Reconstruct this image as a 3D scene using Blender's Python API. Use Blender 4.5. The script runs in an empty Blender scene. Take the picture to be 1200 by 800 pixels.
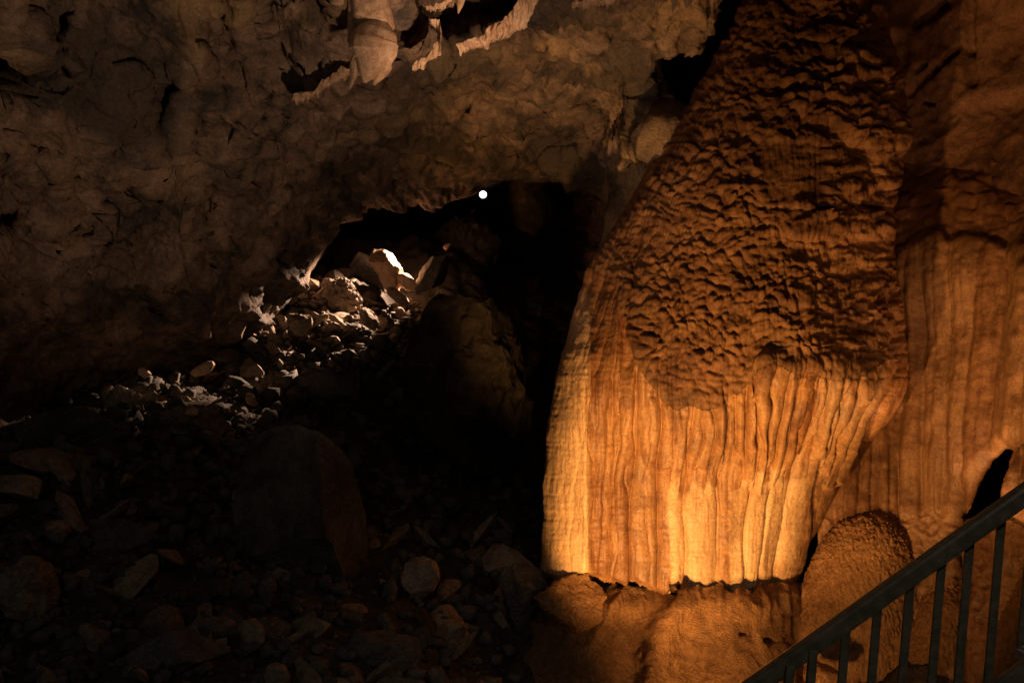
import bpy, bmesh, math, random
import numpy as np
from mathutils import Vector, Matrix

random.seed(7)
rng = np.random.default_rng(11)
scene = bpy.context.scene
COL = scene.collection

# ------------------------------------------------------------------ camera
LENS = 35.0
F = LENS / 36.0 * 1200.0
cam_d = bpy.data.cameras.new("camera")
cam_d.lens = LENS
cam_d.clip_start = 0.05
cam_d.clip_end = 200
cam = bpy.data.objects.new("camera", cam_d)
cam.rotation_euler = (math.radians(90), 0, 0)
COL.objects.link(cam)
scene.camera = cam

# ------------------------------------------------------------------ world: the faint light that fills a cave
world = bpy.data.worlds.new("World")
scene.world = world
world.use_nodes = True
bg = world.node_tree.nodes["Background"]
bg.inputs[0].default_value = (0.95, 0.9, 0.8, 1)
bg.inputs[1].default_value = 0.0016
scene.view_settings.view_transform = 'Standard'
scene.view_settings.look = 'None'
scene.view_settings.exposure = 0
scene.view_settings.gamma = 1


def U(px, py, y):
    """point of the place at distance y, laid out from a survey of the view"""
    return np.stack([(px - 600.0) / F * y, y + 0 * px, (400.0 - py) / F * y], -1)


def Uv(px, py, y):
    return Vector(((px - 600.0) / F * y, y, (400.0 - py) / F * y))


def spot(name, loc, target, power, color, angle, blend=0.6, size=0.08):
    l = bpy.data.lights.new(name, 'SPOT')
    l.energy = power
    l.color = color
    l.spot_size = math.radians(angle)
    l.spot_blend = blend
    l.shadow_soft_size = size
    o = bpy.data.objects.new(name, l)
    o.location = loc
    o.rotation_euler = (Vector(target) - Vector(loc)).to_track_quat('-Z', 'Y').to_euler()
    COL.objects.link(o)
    return o


# warm floodlights of the show cave (unseen), with added fill spots among them
WARM = (1.0, 0.47, 0.135)
WARM2 = (1.0, 0.58, 0.34)
spot("column_floodlight", (0.2, 4.7, -2.3), Uv(845, 430, 7.5), 520, WARM, 65, 0.3, 0.07)
spot("apron_floodlight", Uv(830, 985, 5.3), Uv(900, 600, 7.5), 150, WARM, 84, 0.7, 0.06)
spot("pit_fill", (-1.6, -0.5, 1.7), Uv(330, 640, 6.8), 38, (1.0, 0.96, 0.86), 80, 0.9, 0.25)  # added fill that lifts the pit, stands for no known lamp
spot("rail_fill", (1.2, 0.3, 1.2), (1.2, 3.1, -1.1), 55, (1.0, 0.86, 0.64), 60, 0.8, 0.1)  # added unseen fill so the handrail does not go black
spot("wall_floodlight", (0.75, 3.3, -1.7), Uv(330, -30, 7.2), 310, (1.0, 0.62, 0.38), 70, 0.9, 0.08)
spot("arch_floodlight", (-1.1, 4.6, -1.2), Uv(735, 130, 8.8), 115, (1.0, 0.60, 0.36), 36, 0.95, 0.06)
spot("dripstone_floodlight", (1.3, 4.6, -0.6), Uv(500, 0, 6.9), 480, WARM2, 22, 0.9, 0.05)
spot("right_wall_floodlight", (2.3, 3.7, -1.5), Uv(1230, 300, 7.8), 120, (1.0, 0.48, 0.19), 58, 0.8, 0.08)
spot("recess_fill", (3.0, 6.3, -2.1), Uv(1098, 150, 8.7), 150, (1.0, 0.48, 0.19), 46, 0.8, 0.06)  # added unseen fill to soften the column's shadow on the right wall
LAMP = Uv(566, 228, 14.0)
spot("passage_light", LAMP + Vector((-0.10, -0.05, -0.05)), Uv(425, 345, 12.1), 4400, (1.0, 0.62, 0.40), 29, 0.7, 0.04)


# ------------------------------------------------------------------ numeric helpers
def _h(ix, iy, iz, s):
    n = (ix * 374761393 + iy * 668265263 + iz * 1442695041 + s * 974634777) & 0xFFFFFFFF
    n = ((n ^ (n >> 13)) * 1274126177) & 0xFFFFFFFF
    n = ((n ^ (n >> 16)) * 2246822519) & 0xFFFFFFFF
    return ((n ^ (n >> 15)) & 0xFFFFFF) / float(0xFFFFFF)


def vn(p, s=0):
    """value noise -1..1"""
    i = np.floor(p).astype(np.int64)
    f = p - i
    f = f * f * f * (f * (f * 6 - 15) + 10)
    x, y, z = i[..., 0], i[..., 1], i[..., 2]
    r = 0
    for dx in (0, 1):
        wx = f[..., 0] if dx else 1 - f[..., 0]
        for dy in (0, 1):
            wy = f[..., 1] if dy else 1 - f[..., 1]
            for dz in (0, 1):
                wz = f[..., 2] if dz else 1 - f[..., 2]
                r = r + wx * wy * wz * _h(x + dx, y + dy, z + dz, s)
    return r * 2 - 1


ROT = np.array([[0.8, 0.6, 0.0], [-0.48, 0.64, 0.6], [0.36, -0.48, 0.8]])


def fbm(p, octv=4, s=0, gain=0.5, ridge=False):
    a, t, r = 1.0, 0.0, 0.0
    q = p
    for k in range(octv):
        v = vn(q, s + k * 17)
        if ridge:
            v = 1 - 2 * np.abs(v)
        r = r + a * v
        t += a
        a *= gain
        q = (q @ ROT) * 2.03 + 7.1
    return r / t


def n2(x, y, s=0, octv=3, gain=0.5):
    return fbm(np.stack([x, y, 0 * x + 3.7], -1), octv, s, gain)


def worley2(x, y, s=0, jitter=0.85):
    ix = np.floor(x).astype(np.int64)
    iy = np.floor(y).astype(np.int64)
    f1 = np.full(x.shape, 9.0)
    f2 = np.full(x.shape, 9.0)
    ox = np.zeros(x.shape)
    oy = np.zeros(x.shape)
    rid = np.zeros(x.shape)
    for dx in (-1, 0, 1):
        for dy in (-1, 0, 1):
            cx = ix + dx
            cy = iy + dy
            px = cx + 0.5 + jitter * (_h(cx, cy, 0 * cx, s) - 0.5)
            py = cy + 0.5 + jitter * (_h(cx, cy, 0 * cx + 5, s) - 0.5)
            ex = x - px
            ey = y - py
            d = np.sqrt(ex * ex + ey * ey)
            c = d < f1
            f2 = np.where(c, f1, np.minimum(f2, d))
            rid = np.where(c, _h(cx, cy, 0 * cx + 9, s), rid)
            ox = np.where(c, ex, ox)
            oy = np.where(c, ey, oy)
            f1 = np.where(c, d, f1)
    return f1, f2, ox, oy, rid


def worley3(p, s=0, jitter=0.9):
    i = np.floor(p).astype(np.int64)
    f1 = np.full(p.shape[:-1], 9.0)
    f2 = f1.copy()
    rid = np.zeros(p.shape[:-1])
    off = np.zeros(p.shape)
    for dx in (-1, 0, 1):
        for dy in (-1, 0, 1):
            for dz in (-1, 0, 1):
                c = i + np.array([dx, dy, dz])
                a, b, g = c[..., 0], c[..., 1], c[..., 2]
                q = np.stack([_h(a, b, g, s), _h(a, b, g, s + 1), _h(a, b, g, s + 2)], -1)
                e = p - (c + 0.5 + jitter * (q - 0.5))
                d = np.sqrt((e * e).sum(-1))
                m = d < f1
                f2 = np.where(m, f1, np.minimum(f2, d))
                rid = np.where(m, _h(a, b, g, s + 3), rid)
                off = np.where(m[..., None], e, off)
                f1 = np.where(m, d, f1)
    return f1, f2, off, rid


def sst(a, b, x):
    t = np.clip((x - a) / (b - a), 0, 1)
    return t * t * (3 - 2 * t)


def tps(pts, vals, reg=0.0):
    pts = np.asarray(pts, float)
    n = len(pts)
    c = pts.mean(0)
    sc = pts.std()
    q = (pts - c) / sc

    def k(r2):
        return 0.5 * r2 * np.log(r2 + 1e-12)
    r2 = ((q[:, None] - q[None]) ** 2).sum(-1)
    A = np.zeros((n + 3, n + 3))
    A[:n, :n] = k(r2) + reg * np.eye(n)
    A[:n, n] = 1
    A[:n, n + 1:] = q
    A[n, :n] = 1
    A[n + 1:, :n] = q.T
    w = np.linalg.solve(A, np.r_[np.asarray(vals, float), 0, 0, 0])

    def f(x, y):
        X = (np.asarray(x, float) - c[0]) / sc
        Y = (np.asarray(y, float) - c[1]) / sc
        r = w[n] + w[n + 1] * X + w[n + 2] * Y
        for j in range(n):
            r = r + w[j] * k((X - q[j, 0]) ** 2 + (Y - q[j, 1]) ** 2)
        return r
    return f


def seg_d(x, y, a, b):
    ax, ay = a
    bx, by = b
    vx, vy = bx - ax, by - ay
    L = vx * vx + vy * vy + 1e-9
    t = np.clip(((x - ax) * vx + (y - ay) * vy) / L, 0, 1)
    return np.hypot(x - ax - t * vx, y - ay - t * vy), t


def poly_in(x, y, poly):
    """signed distance in pixels of a survey outline: negative inside"""
    d = np.full(x.shape, 1e9)
    ins = np.zeros(x.shape, bool)
    n = len(poly)
    for i in range(n):
        a, b = poly[i], poly[(i + 1) % n]
        dd, _ = seg_d(x, y, a, b)
        d = np.minimum(d, dd)
        c = ((a[1] > y) != (b[1] > y)) & (x < (b[0] - a[0]) * (y - a[1]) / (b[1] - a[1] + 1e-9) + a[0])
        ins ^= c
    return np.where(ins, -d, d)


def interp(x, pts):
    p = np.asarray(pts, float)
    return np.interp(x, p[:, 0], p[:, 1])


_tab = {}


def smooth(x, pts, sig=16):
    """interp with its corners rounded off"""
    k = (tuple(pts), sig)
    if k not in _tab:
        p = np.asarray(pts, float)
        g = np.arange(p[0, 0] - 3 * sig, p[-1, 0] + 3 * sig, 1.0)
        v = np.interp(g, p[:, 0], p[:, 1])
        w = np.exp(-0.5 * (np.arange(-3 * sig, 3 * sig + 1) / sig) ** 2)
        vp = np.r_[np.full(3 * sig, v[0]), v, np.full(3 * sig, v[-1])]
        _tab[k] = (g, np.convolve(vp, w / w.sum(), 'valid'))
    g, v = _tab[k]
    return np.interp(x, g, v)


def grid_normals(P, flip=False):
    du = np.gradient(P, axis=1)
    dv = np.gradient(P, axis=0)
    n = np.cross(du, dv)
    n /= np.linalg.norm(n, axis=-1, keepdims=True) + 1e-12
    return -n if flip else n


def mesh_grid(name, P, attr=None, keep=None, wrap=False):
    nr, nc = P.shape[:2]
    me = bpy.data.meshes.new(name)
    me.vertices.add(nr * nc)
    me.vertices.foreach_set("co", P.reshape(-1).astype(np.float32))
    r, c = np.meshgrid(np.arange(nr - 1), np.arange(nc if wrap else nc - 1), indexing='ij')
    c1 = (c + 1) % nc
    q = np.stack([r * nc + c, r * nc + c1, (r + 1) * nc + c1, (r + 1) * nc + c], -1).reshape(-1, 4)
    if keep is not None:
        k = keep.reshape(-1)
        q = q[k[q].all(1)]
    me.loops.add(q.size)
    me.loops.foreach_set("vertex_index", q.reshape(-1).astype(np.int32))
    me.polygons.add(len(q))
    me.polygons.foreach_set("loop_start", np.arange(0, q.size, 4, dtype=np.int32))
    me.polygons.foreach_set("loop_total", np.full(len(q), 4, np.int32))
    me.polygons.foreach_set("use_smooth", np.ones(len(q), bool))
    me.update(calc_edges=True)
    if attr is not None:
        for kx, a in attr.items():
            at = me.attributes.new(kx, 'FLOAT', 'POINT')
            at.data.foreach_set("value", a.reshape(-1).astype(np.float32))
    return me


def tag(o, label=None, cat=None, group=None, kind=None):
    if label:
        o['label'] = label
    if cat:
        o['category'] = cat
    if group:
        o['group'] = group
    if kind:
        o['kind'] = kind
    return o


def link(name, me, mat, parent=None, loc=(0, 0, 0)):
    o = bpy.data.objects.new(name, me)
    if mat and not me.materials:
        me.materials.append(mat)
    o.location = loc
    COL.objects.link(o)
    if parent:
        o.parent = parent
    return o


def empty(name, loc):
    o = bpy.data.objects.new(name, None)
    o.location = loc
    o.empty_display_size = 0.2
    COL.objects.link(o)
    return o


# ------------------------------------------------------------------ materials
def rock_mat(name, dark, mid, light, pale=None, scale=1.0, rough=(0.6, 0.95), bump=0.5, spec=0.3,
             vstreak=0.0, vary=0.0, fine=60, coat=0.0, bdist=0.012):
    m = bpy.data.materials.new(name)
    m.use_nodes = True
    nt = m.node_tree
    N, L = nt.nodes, nt.links
    N.clear()
    out = N.new('ShaderNodeOutputMaterial')
    bs = N.new('ShaderNodeBsdfPrincipled')
    L.new(bs.outputs[0], out.inputs[0])
    tc = N.new('ShaderNodeTexCoord')
    oi = N.new('ShaderNodeObjectInfo')
    add = N.new('ShaderNodeVectorMath')
    add.operation = 'ADD'
    mul = N.new('ShaderNodeVectorMath')
    mul.operation = 'SCALE'
    mul.inputs[3].default_value = 37.0 * (1 if vary else 0)
    comb = N.new('ShaderNodeCombineXYZ')
    for i in range(3):
        L.new(oi.outputs['Random'], comb.inputs[i])
    L.new(comb.outputs[0], mul.inputs[0])
    L.new(tc.outputs['Object'], add.inputs[0])
    L.new(mul.outputs[0], add.inputs[1])
    vec = add.outputs[0]

    def noise(sc, det, rgh, dist=0.0, v=None):
        n = N.new('ShaderNodeTexNoise')
        n.inputs['Scale'].default_value = sc
        n.inputs['Detail'].default_value = det
        n.inputs['Roughness'].default_value = rgh
        n.inputs['Distortion'].default_value = dist
        L.new(v or vec, n.inputs['Vector'])
        return n.outputs['Fac']
    n1 = noise(1.6 * scale, 8, 0.62, 0.4)
    nb = noise(7.5 * scale, 8, 0.7, 0.2)
    nf = noise(fine, 5, 0.65)
    rp = N.new('ShaderNodeValToRGB')
    e = rp.color_ramp.elements
    e[0].position = 0.40
    e[0].color = (*dark, 1)
    e[1].position = 0.62
    e[1].color = (*light, 1)
    x = e.new(0.5)
    x.color = (*mid, 1)
    mixf = N.new('ShaderNodeMix')
    mixf.data_type = 'FLOAT'
    mixf.inputs[0].default_value = 0.42
    L.new(n1, mixf.inputs[2])
    L.new(nb, mixf.inputs[3])
    L.new(mixf.outputs[0], rp.inputs[0])
    colr = rp.outputs[0]

    def mixc(fac, a, b, mode='MIX', f=None):
        mx = N.new('ShaderNodeMix')
        mx.data_type = 'RGBA'
        mx.blend_type = mode
        if fac is not None and not isinstance(fac, float):
            L.new(fac, mx.inputs[0])
        else:
            mx.inputs[0].default_value = fac if fac is not None else 1.0
        for sck, v in ((6, a), (7, b)):
            if isinstance(v, tuple):
                mx.inputs[sck].default_value = (*v, 1)
            else:
                L.new(v, mx.inputs[sck])
        return mx.outputs[2]
    if pale:
        at = N.new('ShaderNodeAttribute')
        at.attribute_name = 'tint'
        colr = mixc(at.outputs['Fac'], colr, pale)
        at2 = N.new('ShaderNodeAttribute')
        at2.attribute_name = 'stain_shade'  # mask holds mineral stains and some shade put into the colour
        colr = mixc(at2.outputs['Fac'], colr, dark)
    if vstreak:
        mp = N.new('ShaderNodeMapping')
        mp.inputs['Scale'].default_value = (1, 1, 0.07)
        L.new(vec, mp.inputs[0])
        s1 = noise(22, 6, 0.7, 0.6, mp.outputs[0])
        r2 = N.new('ShaderNodeMapRange')
        r2.inputs[1].default_value = 0.5
        r2.inputs[2].default_value = 0.72
        r2.inputs[3].default_value = 0.0
        r2.inputs[4].default_value = vstreak
        L.new(s1, r2.inputs[0])
        colr = mixc(r2.outputs[0], colr, (dark[0] * 1.1, dark[1] * 0.75, dark[2] * 0.6))
    # speckle
    r3 = N.new('ShaderNodeMapRange')
    r3.inputs[1].default_value = 0.3
    r3.inputs[2].default_value = 0.7
    r3.inputs[3].default_value = 0.62
    r3.inputs[4].default_value = 1.25
    L.new(nf, r3.inputs[0])
    hs = N.new('ShaderNodeHueSaturation')
    L.new(r3.outputs[0], hs.inputs['Value'])
    L.new(colr, hs.inputs['Color'])
    colr = hs.outputs[0]
    if vary:
        r4 = N.new('ShaderNodeMapRange')
        r4.inputs[3].default_value = 1 - vary
        r4.inputs[4].default_value = 1 + vary
        L.new(oi.outputs['Random'], r4.inputs[0])
        h2 = N.new('ShaderNodeHueSaturation')
        L.new(r4.outputs[0], h2.inputs['Value'])
        L.new(colr, h2.inputs['Color'])
        colr = h2.outputs[0]
    L.new(colr, bs.inputs['Base Color'])
    rr = N.new('ShaderNodeMapRange')
    rr.inputs[1].default_value = 0.3
    rr.inputs[2].default_value = 0.7
    rr.inputs[3].default_value = rough[0]
    rr.inputs[4].default_value = rough[1]
    L.new(nb, rr.inputs[0])
    L.new(rr.outputs[0], bs.inputs['Roughness'])
    bs.inputs['Specular IOR Level'].default_value = spec
    bs.inputs['Coat Weight'].default_value = coat
    bs.inputs['Coat Roughness'].default_value = 0.35
    # relief
    ms = N.new('ShaderNodeMath')
    ms.operation = 'MULTIPLY_ADD'
    ms.inputs[1].default_value = 0.45
    L.new(nf, ms.inputs[0])
    L.new(noise(22 * scale, 7, 0.7), ms.inputs[2])
    bp = N.new('ShaderNodeBump')
    bp.inputs['Strength'].default_value = bump
    bp.inputs['Distance'].default_value = bdist
    L.new(ms.outputs[0], bp.inputs['Height'])
    L.new(bp.outputs[0], bs.inputs['Normal'])
    return m


def simple_mat(name, col, rough, metal=0.0, wear=None, emit=None, bump=0.1):
    m = bpy.data.materials.new(name)
    m.use_nodes = True
    nt = m.node_tree
    N, L = nt.nodes, nt.links
    bs = N['Principled BSDF']
    tc = N.new('ShaderNodeTexCoord')
    n = N.new('ShaderNodeTexNoise')
    n.inputs['Scale'].default_value = 30
    n.inputs['Detail'].default_value = 6
    L.new(tc.outputs['Object'], n.inputs['Vector'])
    rp = N.new('ShaderNodeValToRGB')
    rp.color_ramp.elements[0].position = 0.4
    rp.color_ramp.elements[1].position = 0.7
    rp.color_ramp.elements[0].color = (*col, 1)
    rp.color_ramp.elements[1].color = (*(wear or tuple(c * 1.5 for c in col)), 1)
    L.new(n.outputs[0], rp.inputs[0])
    L.new(rp.outputs[0], bs.inputs['Base Color'])
    bs.inputs['Roughness'].default_value = rough
    bs.inputs['Metallic'].default_value = metal
    bp = N.new('ShaderNodeBump')
    bp.inputs['Strength'].default_value = bump
    bp.inputs['Distance'].default_value = 0.003
    L.new(n.outputs[0], bp.inputs['Height'])
    L.new(bp.outputs[0], bs.inputs['Normal'])
    if emit:
        bs.inputs['Emission Color'].default_value = (*emit[0], 1)
        bs.inputs['Emission Strength'].default_value = emit[1]
    return m


M_wall = rock_mat("limestone_wall", (0.06, 0.055, 0.05), (0.24, 0.17, 0.125), (0.44, 0.32, 0.24), pale=(0.5, 0.36, 0.19),
                  scale=0.9, bump=0.9, spec=0.25, fine=45, bdist=0.03)
M_floor = rock_mat("rubble_earth", (0.03, 0.027, 0.023), (0.065, 0.056, 0.046), (0.12, 0.10, 0.08), scale=1.4, bump=0.9, spec=0.2, bdist=0.03)
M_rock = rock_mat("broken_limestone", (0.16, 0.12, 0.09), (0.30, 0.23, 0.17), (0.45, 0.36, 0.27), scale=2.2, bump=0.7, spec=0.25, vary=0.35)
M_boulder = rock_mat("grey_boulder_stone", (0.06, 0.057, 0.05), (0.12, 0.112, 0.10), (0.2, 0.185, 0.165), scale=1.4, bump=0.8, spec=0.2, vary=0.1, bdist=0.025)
M_dark = rock_mat("shaded_boulder_stone", (0.02, 0.018, 0.015), (0.05, 0.042, 0.035), (0.10, 0.085, 0.07), scale=1.2, bump=0.8, spec=0.15, bdist=0.025)  # darker boulder stone, deep shadow put into its colour
M_flow = rock_mat("orange_flowstone", (0.16, 0.06, 0.022), (0.42, 0.20, 0.075), (0.6, 0.33, 0.12), pale=(0.92, 0.64, 0.36),
                  scale=1.3, rough=(0.4, 0.7), bump=0.45, spec=0.45, vstreak=0.8, fine=75, coat=0.2)
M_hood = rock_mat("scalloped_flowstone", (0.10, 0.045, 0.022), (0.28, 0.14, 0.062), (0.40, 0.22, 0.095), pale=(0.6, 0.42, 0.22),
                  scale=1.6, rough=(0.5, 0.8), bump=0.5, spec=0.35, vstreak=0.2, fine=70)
M_rib = rock_mat("brown_ribbed_flowstone", (0.11, 0.045, 0.02), (0.25, 0.125, 0.055), (0.36, 0.19, 0.085), pale=(0.5, 0.32, 0.17),
                 scale=1.1, rough=(0.45, 0.75), bump=0.45, spec=0.4, vstreak=0.7, fine=75, coat=0.15)
M_mound = rock_mat("granular_flowstone", (0.22, 0.11, 0.045), (0.38, 0.2, 0.085), (0.5, 0.28, 0.12), pale=(0.55, 0.38, 0.2),
                   scale=1.8, rough=(0.55, 0.85), bump=1.0, spec=0.3, fine=38, bdist=0.03)
M_stal = rock_mat("pale_dripstone", (0.4, 0.26, 0.16), (0.58, 0.41, 0.27), (0.72, 0.54, 0.38), scale=3, rough=(0.45, 0.7), bump=0.4, spec=0.4, fine=90, vstreak=0.35)
M_metal = simple_mat("dark_green_steel", (0.06, 0.055, 0.042), 0.36, 0.0, (0.12, 0.105, 0.08))
M_conc = simple_mat("worn_concrete", (0.3, 0.3, 0.27), 0.85, 0, (0.4, 0.4, 0.36), bump=0.5)
M_black = simple_mat("black_lamp_casing", (0.02, 0.02, 0.02), 0.5)
M_glow = simple_mat("lit_lamp_glass", (0.9, 0.9, 0.9), 0.3, emit=((1.0, 0.93, 1.0), 5))

# ------------------------------------------------------------------ cave floor (terrain)
FC = [(430, 300, 14.0), (520, 300, 14.5), (350, 335, 12.4), (300, 360, 11.6), (400, 400, 11.2), (240, 400, 10.6),
      (140, 440, 9.7), (60, 470, 8.9), (-80, 500, 8.0), (320, 455, 10.0), (200, 480, 9.0), (100, 520, 8.0),
      (0, 560, 7.0), (150, 610, 7.0), (0, 680, 5.8), (150, 700, 6.0), (300, 700, 6.5), (0, 800, 5.0), (200, 800, 5.2),
      (450, 790, 6.0), (450, 700, 7.0), (500, 600, 9.0), (430, 500, 10.0), (560, 545, 10.4), (600, 700, 8.2), (600, 800, 7.2),
      (620, 400, 13.5), (480, 400, 12), (700, 330, 18), (440, 310, 18), (-300, 560, 6), (-300, 800, 4)]
fx = [((a - 600) / F * d, d) for a, b, d in FC]
fz = [(400 - b) / F * d for a, b, d in FC]
for X, Y, Z in [(0, 0, -1.9), (3, 0, -1.9), (-3, 1, -1.9), (2.2, 3.5, -2.7), (3, 7, -2.6), (1.2, 5, -2.9), (-6, 4, -1.0), (5, 5, -2.4)]:
    fx.append((X, Y))
    fz.append(Z)
floor_base = tps(fx, fz, 0.002)


def floor_z(X, Y):
    P = np.stack([np.asarray(X, float), np.asarray(Y, float), 0 * np.asarray(X, float)], -1)
    z = floor_base(X, Y) + 0.16 * fbm(P * 0.9, 3, 40) + 0.05 * fbm(P * 3.1, 2, 44)
    return z


def ground_hit(px, py, y0=4.0):
    ys = np.arange(y0, 17, 0.02)
    X = (px - 600) / F * ys
    Z = (400 - py) / F * ys
    g = floor_z(X, ys)
    w = np.where(Z <= g)[0]
    if len(w) == 0:
        return None
    i = w[0]
    return Vector((X[i], ys[i], float(g[i])))


gx = np.arange(-9, 7, 0.045)
gy = np.concatenate([np.arange(-2, 4, 0.12), np.arange(4, 15, 0.04), np.arange(15, 24, 0.15)])
GX, GY = np.meshgrid(gx, gy)
GZ = floor_z(GX, GY)
PP = np.stack([GX, GY, GZ], -1)
f1, f2, off, rid = worley3(np.stack([GX * 2.6, GY * 2.6, GZ * 2.6], -1), 60)
GZ = GZ + 0.10 * (rid - 0.5) * sst(0, 0.25, f2 - f1) + 0.06 * off[..., 0] + 0.03 * fbm(PP * 9, 3, 50) + 0.05 * fbm(PP * 4, 2, 52, ridge=True)
floor = link("cave_floor", mesh_grid("cave_floor", np.stack([GX, GY, GZ], -1)), M_floor)
tag(floor, kind='structure')

# ------------------------------------------------------------------ left wall and sloping ceiling
LIP = [(-600, 560), (0, 530), (100, 490), (240, 442), (300, 398), (345, 345), (368, 300), (392, 262), (420, 244), (436, 237), (470, 236), (510, 236), (545, 226),
       (570, 212), (600, 208), (640, 209), (680, 212), (700, 217), (713, 228), (722, 246), (740, 330), (800, 430), (890, 430)]
WC = [(0, 520, 7.9), (0, 250, 7.2), (0, 0, 6.0), (-400, 0, 4.6), (-400, 500, 5.8), (-400, -400, 3.4), (120, 460, 9.4),
      (150, 250, 8.2), (150, 0, 6.6), (240, 410, 10.2), (300, 250, 9.3), (300, 100, 7.8), (300, 0, 7.0), (345, 335, 11.3),
      (430, 237, 12.1), (450, 130, 9.0), (450, 0, 7.0), (560, 215, 12.2), (600, 100, 8.9), (600, 0, 7.2), (700, 205, 10.6),
      (722, 245, 9.6), (700, 100, 8.7), (780, 180, 8.5), (760, 0, 7.4), (860, 0, 8.0), (850, 120, 8.9), (600, -400, 4),
      (860, -400, 5.2), (800, 420, 9.6), (150, -400, 3.8)]
wall_depth = tps([(a, b) for a, b, d in WC], [d for a, b, d in WC], 0.004)
cols = np.concatenate([np.arange(-560, -20, 14), np.arange(-20, 895, 2.3)])
NT = 210
top = np.concatenate([np.arange(-400, -24, 16)])
lip = interp(cols, LIP)
rows = []
for r in top:
    rows.append(np.full(cols.shape, r))
for k in range(NT + 1):
    t = k / NT
    t = 1 - (1 - t) ** 1.12
    rows.append(-24 + (lip + 24) * t)
PY = np.array(rows)
PX = np.broadcast_to(cols, PY.shape).copy()
lipn = 5 * n2(cols * 0.05, cols * 0, 5, 4)
PY = PY + lipn * sst(40, 0, np.abs(lip - PY)) * (PX < 722)
D = wall_depth(PX, PY)

# joints, holes and ledges of the rock itself
CR = [([(18, -20), (16, 45), (8, 60)], 9, 0.5), ([(80, 14), (68, 32), (56, 47)], 8, 0.6),
      ([(142, 95), (140, 112), (132, 128), (126, 148)], 6, 0.22), ([(203, 96), (192, 125), (184, 150), (180, 182)], 8, 0.4),
      ([(226, 78), (226, 100), (224, 118)], 7, 0.25), ([(152, 222), (146, 240), (134, 250)], 6, 0.22), ([(296, -20), (298, 30), (310, 75)], 7, 0.25),
      ([(312, 140), (292, 155), (284, 170)], 8, 0.25), ([(166, 195), (158, 230), (144, 246)], 4, 0.15), ([(50, 200), (52, 225), (58, 244)], 7, 0.25),
      ([(98, 255), (96, 270), (88, 285)], 6, 0.2), ([(0, 170), (18, 190), (24, 214)], 4, 0.15), ([(450, 85), (448, 120), (444, 150)], 8, 0.4),
      ([(482, 90), (481, 110)], 5, 0.25), ([(640, 52), (600, 85), (560, 110), (525, 150)], 7, 0.15), ([(470, 175), (500, 184), (530, 192)], 6, 0.25),
      ([(742, 110), (732, 128), (722, 155)], 5, 0.2), ([(762, 182), (757, 186)], 7, 0.5), ([(715, 35), (705, 55)], 14, 0.15), ([(335, 200), (340, 260), (330, 300)], 6, 0.15),
      ([(250, 210), (236, 250), (240, 300)], 8, 0.16), ([(10, 300), (60, 330), (110, 325)], 6, 0.15), ([(72, 330), (64, 380), (50, 400)], 6, 0.15),
      ([(180, 350), (150, 390), (120, 400)], 6, 0.12), ([(395, 130), (380, 175), (385, 200)], 6, 0.18), ([(560, 150), (640, 120), (690, 118)], 6, 0.1),
      ([(262, 20), (268, 60), (276, 100), (290, 112)], 5, 0.14), ([(590, 180), (650, 186), (700, 182)], 5, 0.12)]
wx = 5 * n2(PX * 0.035, PY * 0.035, 3)
wy = 5 * n2(PX * 0.035, PY * 0.035, 9)
for pts, w, a in CR:
    dm = np.full(PX.shape, 1e9)
    for i in range(len(pts) - 1):
        d, t = seg_d(PX + wx, PY + wy, pts[i], pts[i + 1])
        dm = np.minimum(dm, d)
    D = D + 0.8 * a * sst(w * 1.25, w * 0.15, dm) - 0.25 * a * np.exp(-((dm - 2.2 * w) / w) ** 2)
HOLES = [([(-60, 52), (30, 52), (36, 72), (30, 98), (10, 112), (-60, 116)], 1.0, 7), ([(-40, 224), (8, 232), (30, 262), (10, 276), (-40, 280)], 0.5, 8),
         ([(772, 62), (796, 44), (812, 52), (826, 20), (842, -40), (900, -40), (900, 160), (830, 140), (808, 136), (790, 122), (778, 96)], 1.8, 10),
         ([(462, -30), (468, 20), (484, 40), (520, 60), (560, 40), (612, 22), (622, -30)], 0.9, 18),
         ([(300, -30), (302, 50), (318, 72), (350, 62), (398, 52), (404, -30)], 0.2, 12)]
wx2 = 7 * n2(PX * 0.05, PY * 0.05, 13)
wy2 = 7 * n2(PX * 0.05, PY * 0.05, 19)
for poly, a, soft in HOLES:
    D = D + a * sst(2, -soft, poly_in(PX + wx2, PY + wy2, poly))
# rounded nose left of the gap and the bulging ledge above the arch
D = D - 0.45 * np.exp(-((PX - 745) / 60) ** 2 - ((PY - 165) / 55) ** 2)
D = D - 0.5 * np.exp(-((PX - 640) / 110) ** 2 - ((PY - 185) / 30) ** 2)
P = U(PX, PY, D)
# behind the lip the rock runs on as the roof of the passage
back = []
for k in range(1, 41):
    t = k / 40
    q = P[-1].copy()
    q[:, 1] += 0.25 * math.sin(min(1, t * 4) * math.pi / 2) + 5.5 * max(0, t - 0.12) ** 1.2
    q[:, 2] += 0.10 * t + 1.3 * t * t
    q[:, 0] += np.where(cols < 430, -1.2 * t * t, 0.8 * t * t) + sst(690, 720, cols) * 4.5 * t
    back.append(q)
P = np.concatenate([P, np.array(back)], 0)
PXf = np.concatenate([PX, np.repeat(PX[-1:], 40, 0)], 0)
PYf = np.concatenate([PY, np.repeat(PY[-1:], 40, 0)], 0)
nrm = grid_normals(P)
if nrm[60, 200, 1] > 0:
    nrm = -nrm
f1, f2, off, rid = worley3(P * np.array([1.3, 1.0, 1.1]) + 0.35 * np.stack([fbm(P * 1.7, 2, 70), fbm(P * 1.7, 2, 71), fbm(P * 1.7, 2, 72)], -1), 80)
g1, g2, goff, grid_ = worley3(P * 3.7 + 0.3 * fbm(P * 4, 2, 75)[..., None], 84)
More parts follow.
